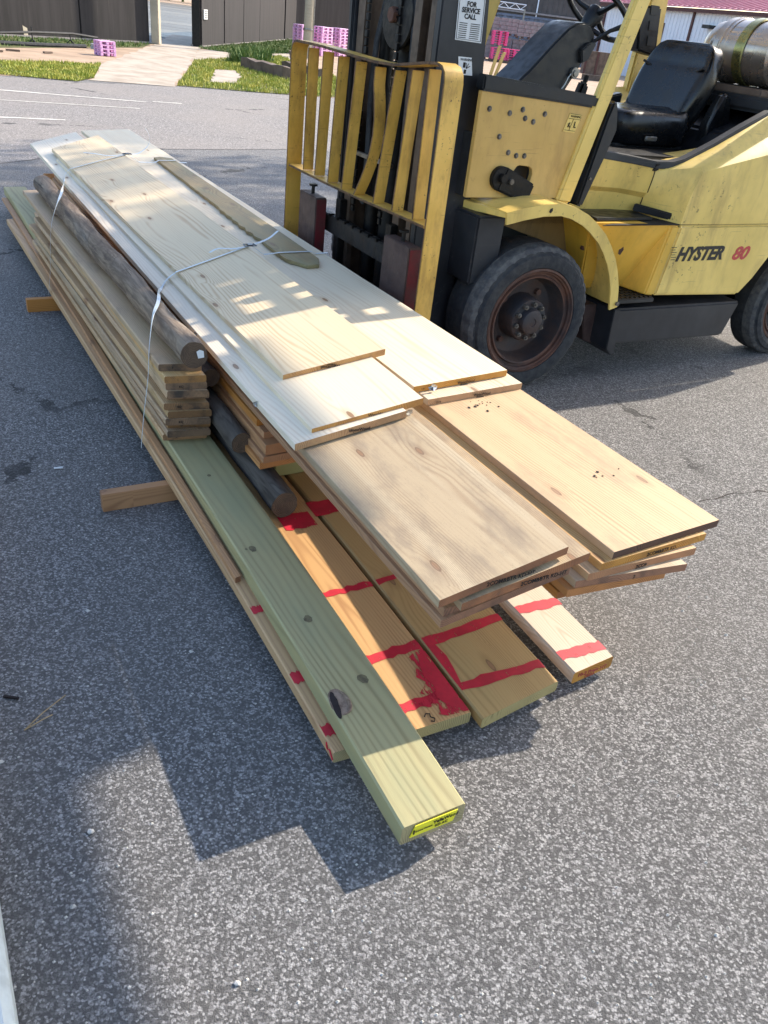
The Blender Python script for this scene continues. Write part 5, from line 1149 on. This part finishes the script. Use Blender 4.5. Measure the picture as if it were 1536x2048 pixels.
# upper body: lofted skin rows of (b, d, z)
rows = [
 [(2.95, 3.30, .845), (3.30, 3.30, .845), (3.47, 3.27, .842), (3.565, 3.030, .838), (3.80, 3.020, .838), (4.30, 3.020, .838), (5.20, 3.020, .838)],
 [(2.95, 3.285, .96), (3.30, 3.285, .945), (3.47, 3.25, .925), (3.570, 3.028, .93), (3.80, 3.018, .93), (4.30, 3.018, .93), (5.20, 3.018, .93)],
 [(2.95, 3.255, .985), (3.30, 3.255, .97), (3.46, 3.22, .955), (3.580, 3.028, .99), (3.80, 3.018, 1.00), (4.30, 3.018, 1.04), (5.20, 3.018, 1.10)],
 [(2.95, 3.245, 1.06), (3.30, 3.24, 1.04), (3.45, 3.20, 1.035), (3.620, 3.030, 1.095), (3.80, 3.022, 1.14), (4.30, 3.022, 1.24), (5.20, 3.022, 1.36)],
 [(2.95, 3.240, 1.10), (3.30, 3.235, 1.075), (3.44, 3.195, 1.07), (3.625, 3.060, 1.115), (3.80, 3.06, 1.17), (4.30, 3.06, 1.29), (5.20, 3.06, 1.42)],
 [(2.95, 3.235, 1.150), (3.30, 3.225, 1.118), (3.44, 3.185, 1.105), (3.60, 3.150, 1.125), (3.80, 3.165, 1.20), (4.20, 3.19, 1.372), (5.20, 3.20, 1.46)],
 [(2.95, 3.40, 1.150), (3.30, 3.40, 1.118), (3.44, 3.40, 1.105), (3.60, 3.40, 1.118), (3.80, 3.40, 1.14), (4.20, 3.40, 1.20), (5.20, 3.40, 1.3)]]
mb = MB(); nc = len(rows[0]); vs = [p for r in rows for p in r]
mb.add(vs, [(i*nc+j, i*nc+j+1, (i+1)*nc+j+1, (i+1)*nc+j) for i in range(len(rows)-1) for j in range(nc-1)])
ub = part(mb, 'hood_side', 'yellow_pale', 0, smooth=28)
mb = MB(); mb.add([(p[0], 7.6-p[1], p[2]) for p in vs], [(i*nc+j, i*nc+j+1, (i+1)*nc+j+1, (i+1)*nc+j) for i in range(len(rows)-1) for j in range(nc-1)])
part(mb, 'hood_side', 'yellow_pale', 0, smooth=28)
part(MB().box(4.62, 5.3, 3.12, 4.48, .50, 1.30), 'counterweight', 'yellow_pale', .05, seg=4)
part(MB().box(2.97, 4.75, 3.36, 4.24, .60, 1.08), 'engine_block', 'black', .02)
part(MB().hexa([(3.02, 3.038, .8335), (5.2, 3.024, .833), (5.2, 3.2, .833), (3.6, 3.2, .833), (3.02, 3.038, .838), (5.2, 3.024, .8385), (5.2, 3.2, .8385), (3.6, 3.2, .8385)]), 'body_gap', 'ink', 0)
mb = MB(); mb.tube([(3.462, 3.252, .86), (3.470, 3.249, .93), (3.462, 3.218, .96), (3.452, 3.199, 1.03), (3.440, 3.183, 1.105)], .0028, 6); part(mb, 'hood_seam', 'ink', 0)
part(MB().hexa([(3.43, 3.19, 1.07), (3.462, 3.185, 1.07), (3.462, 3.20, 1.07), (3.43, 3.205, 1.07), (3.435, 3.178, 1.106), (3.458, 3.178, 1.106), (3.458, 3.19, 1.106), (3.435, 3.19, 1.106)]), 'hood_slot', 'ink', .001)
lt = part(MB().hexa([(3.40, 3.235, .862), (3.545, 3.085, .845), (3.56, 3.10, .845), (3.42, 3.25, .862), (3.40, 3.230, .90), (3.545, 3.08, .880), (3.56, 3.095, .880), (3.42, 3.245, .90)]), 'hood_latch', 'plastic', .005)
part(MB().cyl((2.66+.36, 3.15, .70), (2.66+.36, 3.13, .70), .012, n=8), 'fender_stud', 'rust', .001)
mb = MB(); part(mb.add([(3.245, 3.108, .700), (3.262, 3.102, .725), (3.272, 3.10, .695), (3.262, 3.106, .665), (3.25, 3.11, .672)], [(0, 1, 2, 3, 4)]), 'paint_chip', 'rust', 0)
# black rim and deck round the seat
rim_ = [(2.95, 3.232, 1.150), (3.30, 3.222, 1.118), (3.44, 3.182, 1.104), (3.53, 3.155, 1.108), (3.60, 3.147, 1.126), (3.80, 3.162, 1.202), (4.00, 3.176, 1.29), (4.20, 3.188, 1.373), (4.7, 3.2, 1.40)]
mb = MB(); vs = []
for p in rim_: vs += [(p[0], p[1], p[2]-.022), (p[0], p[1]+.03, p[2]-.022), (p[0], p[1]+.05, p[2]+.016), (p[0], p[1]+.004, p[2]+.012)]
n = len(rim_)-1; mb.add(vs, [(q*4+j, q*4+(j+1) % 4, q*4+4+(j+1) % 4, q*4+4+j) for q in range(n) for j in range(4)]+[(3, 2, 1, 0), tuple(range(n*4, n*4+4))])
part(mb, 'hood_rim', 'black', .004)
part(MB().hexa([(2.97, 3.27, 1.06), (4.5, 3.25, 1.06), (4.5, 4.36, 1.06), (2.97, 4.36, 1.06), (2.97, 3.27, 1.135), (4.5, 3.25, 1.12), (4.5, 4.36, 1.12), (2.97, 4.36, 1.135)]), 'seat_deck', 'blackgrease', .01)
# sloping black well behind the seat
mb = MB(); mb.add([(3.62, 3.18, 1.135), (4.20, 3.215, 1.37), (4.55, 3.30, 1.42), (4.62, 3.62, 1.44), (4.30, 3.62, 1.15), (3.95, 3.45, 1.13)], [(0, 1, 5), (1, 4, 5), (1, 2, 4), (2, 3, 4)]); part(mb, 'seat_well', 'plastic', 0, smooth=60)
part(MB().hexa([(4.02, 3.22, 1.08), (4.8, 3.22, 1.08), (4.8, 4.34, 1.08), (4.02, 4.34, 1.08), (4.14, 3.25, 1.25), (4.8, 3.25, 1.43), (4.8, 4.34, 1.43), (4.14, 4.34, 1.25)]), 'hood_rear', 'plastic', .02)
part(MB().box(4.30, 5.15, 3.28, 4.32, 1.36, 1.44), 'counterweight_top', 'navy', .02)
part(MB().box(4.34, 5.0, 3.4, 4.3, 1.44, 1.475), 'tank_board', 'timber', .005)
# lettering
ftext('HYSTER', .100, 'letterblack', 3.590, 3.0185, .650, name='lettering', shear=.28, bold=.0045, sx=1.05)
ftext('80', .100, 'letterred', 4.045, 3.0185, .644, name='lettering', shear=.28, bold=.0035, sx=1.25)
mb = MB()
for i in range(6): mb.box(3.555-.004*i, 3.585-.004*i+.01*(i % 2), 3.0175, 3.0188, .655+.013*i, .658+.013*i)
part(mb, 'speed_lines', 'letterblack', 0)

# seat
st_ = empty('seat', (4.07-OFF[0], 3.80-OFF[1], 1.12)); st_.parent = FK
SO = (4.0, 3.80, 1.12)
def sp(mb, name, mat='vinyl', bevel=.01, smooth=60, seg=3): return mb.build(name, mat, st_, bevel, smooth, seg, off=SO)
# cushion: rounded loft
def loft(rings): 
    mb = MB(); k = len(rings[0]); 
    for r in rings: mb.v += [tuple(p) for p in r]
    for i in range(len(rings)-1):
        for j in range(k): mb.f.append((i*k+j, i*k+(j+1) % k, (i+1)*k+(j+1) % k, (i+1)*k+j)); mb.mi.append(0)
    mb.f.append(tuple(range(k-1, -1, -1))); mb.mi.append(0); mb.f.append(tuple(range((len(rings)-1)*k, len(rings)*k))); mb.mi.append(0); return mb
def rrect(w_, h_, r, n=5):
    out = []
    for cx, cy, a0 in ((w_/2-r, h_/2-r, 0), (-w_/2+r, h_/2-r, math.pi/2), (-w_/2+r, -h_/2+r, math.pi), (w_/2-r, -h_/2+r, 1.5*math.pi)):
        out += [(cx+r*math.cos(a0+i*math.pi/2/n), cy+r*math.sin(a0+i*math.pi/2/n)) for i in range(n+1)]
    return out
rg = []
for z, sx_, sy_, o_ in ((1.13, .52, .44, 0), (1.15, .56, .50, 0), (1.24, .57, .52, -.005), (1.285, .56, .51, -.008), (1.305, .53, .48, -.01), (1.312, .46, .40, -.01)):
    rg.append([(3.72+o_+x, 3.82+y, z+(.02 if x > .2 else 0)*(z > 1.25)) for x, y in rrect(sx_, sy_, .09)])
sp(loft(rg), 'seat_cushion', bevel=0)
# backrest: rings along its height, leaning back, wrapping forward at the sides
rg = []
prof_b = [(0.0, .40, .10), (.03, .45, .13), (.12, .50, .145), (.22, .52, .14), (.30, .52, .125), (.335, .51, .118), (.35, .505, .106), (.365, .50, .114), (.42, .47, .11), (.455, .43, .095), (.475, .37, .07), (.483, .28, .04)]
for h, wd, tk in prof_b:
    bx = 3.965+h*.36; z = 1.19+h*.97; ring = []
    for x, y in rrect(tk, wd, min(tk, wd)*.42, 5):
        wrap = -.055*(abs(y)/(wd/2))**2 if x < 0 else -.02*(abs(y)/(wd/2))**2
        ring.append((bx+x+wrap, 3.83+y, z+x*-.35))
    rg.append(ring)
sp(loft(rg), 'seat_back', bevel=0)
mb = MB(); pts = []
for i in range(15):
    t = i/14*2-1; y = t*.235; h = .345-.05*(1-t*t); pts.append((3.965+h*.36-.062-.05*(t*t), 3.83+y, 1.19+h*.97+.02))
sp(mb.tube(pts, .008, 6), 'seat_seam', 'blackgrease', 0)
sp(MB().side([(4.02, 1.16), (4.20, 1.16), (4.22, 1.30), (4.17, 1.43), (4.10, 1.44), (4.06, 1.36), (4.03, 1.28)], 3.50, 3.57), 'hip_restraint', bevel=.02)
sp(MB().side([(3.90, 1.20), (4.02, 1.20), (4.03, 1.30), (3.99, 1.34)], 4.08, 4.14), 'hip_restraint', bevel=.02)
sp(MB().box(3.46, 4.02, 3.60, 4.04, 1.10, 1.14), 'seat_rail', 'black', .005)
sp(MB().box(3.62, 3.71, 3.545, 3.56, 1.165, 1.19), 'seat_plate', 'steel', .004)

# steering column and wheel
part(MB().side([(2.72, 1.25), (2.854, 1.409), (2.899, 1.448), (3.026, 1.58), (3.104, 1.652), (3.150, 1.675), (3.20, 1.683), (3.245, 1.672), (3.290, 1.625), (3.224, 1.482), (3.16, 1.373), (3.05, 1.20)], 3.68, 3.90), 'steering_column', 'plastic', .022, seg=3)
part(MB().side([(3.19, 1.56), (3.24, 1.60), (3.285, 1.60), (3.25, 1.52), (3.21, 1.50)], 3.655, 3.69), 'switch_housing', 'black', .006)
ks = part(MB().cyl((3.185, 3.685, 1.455), (3.185, 3.662, 1.455), .026, n=20).cyl((3.185, 3.664, 1.455), (3.185, 3.655, 1.455), .016, n=16), 'ignition_switch', 'steel', .002)
part(MB().tube([(3.165, 3.668, 1.455), (3.145, 3.665, 1.43), (3.135, 3.668, 1.40), (3.12, 3.672, 1.375)], .003, 6), 'key_cord', 'strap', 0, ks)
sw = empty('steering_wheel', (3.345-OFF[0], 3.80-OFF[1], 1.715)); sw.parent = FK; sw.rotation_euler = (0, math.radians(38), 0)
mb = MB(); n, k = 48, 10; Rr = .20
for i in range(n):
    a = 2*math.pi*i/n
    for j in range(k):
        c = 2*math.pi*j/k; rr = Rr+(.0135+.001*(i % 2))*math.cos(c); mb.v.append((rr*math.cos(a), rr*math.sin(a), .04+.0145*math.sin(c)))
mb.f = [(i*k+j, ((i+1) % n)*k+j, ((i+1) % n)*k+(j+1) % k, i*k+(j+1) % k) for i in range(n) for j in range(k)]; mb.mi = [0]*len(mb.f)
mb.build('wheel_ring', 'plastic', sw)
MB().lathe([(0, .045), (.035, .045), (.045, .035), (.048, .0), (.035, -.05), (.03, -.09)], (0, 0, 0), 'z', 24).build('wheel_hub', 'plastic', sw)
for a in (.2, 2.3, 4.4): MB().tube([(0, 0, .02), (.1*math.cos(a), .1*math.sin(a), .018), (.2*math.cos(a), .2*math.sin(a), .04)], [.02, .014, .012], 8).build('wheel_spoke', 'plastic', sw)
part(MB().tube([(3.27, 3.68, 1.60), (3.32, 3.62, 1.66), (3.36, 3.58, 1.685)], [.010, .010, .014], 8), 'direction_lever', 'plastic', 0)
part(MB().cyl((3.36, 3.58, 1.685), (3.385, 3.565, 1.69), .016, n=12), 'lever_knob', 'plastic', .004)
part(MB().hexa([(3.30, 3.78, 1.20), (3.38, 3.78, 1.20), (3.38, 3.84, 1.20), (3.30, 3.84, 1.20), (3.36, 3.78, 1.42), (3.41, 3.78, 1.40), (3.41, 3.83, 1.40), (3.36, 3.83, 1.42)]), 'brake_lever', 'blackgrease', .012)
part(MB().cyl((3.385, 3.80, 1.41), (3.39, 3.80, 1.445), .014, n=10), 'lever_knob', 'blackgrease', .003)
for i in range(3): part(MB().tube([(3.52+i*.05, 4.12, 1.15), (3.56+i*.05, 4.12, 1.30), (3.57+i*.05, 4.12, 1.33)], [.008, .008, .016], 8), 'hydraulic_lever', 'plastic', 0)
part(MB().hexa([(3.46, 4.10, 1.22), (3.98, 4.10, 1.30), (3.98, 4.16, 1.30), (3.46, 4.16, 1.22), (3.46, 4.10, 1.25), (3.98, 4.10, 1.36), (3.98, 4.16, 1.36), (3.46, 4.16, 1.25)]), 'arm_bracket', 'plastic', .008)
part(MB().hexa([(4.13, 4.22, 1.585), (4.30, 4.22, 1.565), (4.30, 4.32, 1.565), (4.13, 4.32, 1.585), (4.06, 4.22, 1.82), (4.25, 4.22, 1.83), (4.25, 4.32, 1.83), (4.06, 4.32, 1.82)]), 'rear_lamp_box', 'plastic', .012)
mb = MB()
for z in (1.62, 1.70, 1.78): mb.hexa([(4.20-(z-1.58)*.2, 4.216, z), (4.27-(z-1.58)*.2, 4.216, z), (4.27-(z-1.58)*.2, 4.222, z), (4.20-(z-1.58)*.2, 4.222, z), (4.19-(z-1.58)*.2, 4.216, z+.05), (4.26-(z-1.58)*.2, 4.216, z+.05), (4.26-(z-1.58)*.2, 4.222, z+.05), (4.19-(z-1.58)*.2, 4.222, z+.05)])
part(mb, 'lamp_grille', 'black', .002)

# gas tank lying across the rear
gt = empty('gas_tank', (4.58-OFF[0], 3.70-OFF[1], 1.65)); gt.parent = FK; gt['label'] = 'steel gas bottle strapped across the rear'
pr = [(.0, .36), (.06, .355), (.11, .33), (.148, .28), (.158, .23), (.160, .21), (.172, .205), (.172, .12), (.168, .115), (.168, -.10), (.172, -.105), (.172, -.20), (.16, -.215), (.155, -.25), (.11, -.33), (.0, -.36)]
MB().lathe(pr, (0, 0, 0), 'y', 48).build('tank_shell', 'tank', gt, smooth=30)
MB().lathe([(.173, .035), (.178, .03), (.178, -.03), (.173, -.035)], (0, 0, 0), 'y', 48).build('tank_strap', 'tankband', gt)
MB().lathe([(.173, .165), (.176, .16), (.176, .15), (.173, .145)], (0, 0, 0), 'y', 48).build('tank_bead', 'tank', gt)
MB().box(-.16, .16, -.32, .30, -.20, -.172).build('tank_cradle', 'black', gt, .01)

for o in list(bpy.data.objects):
    for kx in ('_c', '_dr', 'used'):
        if kx in o: del o[kx]
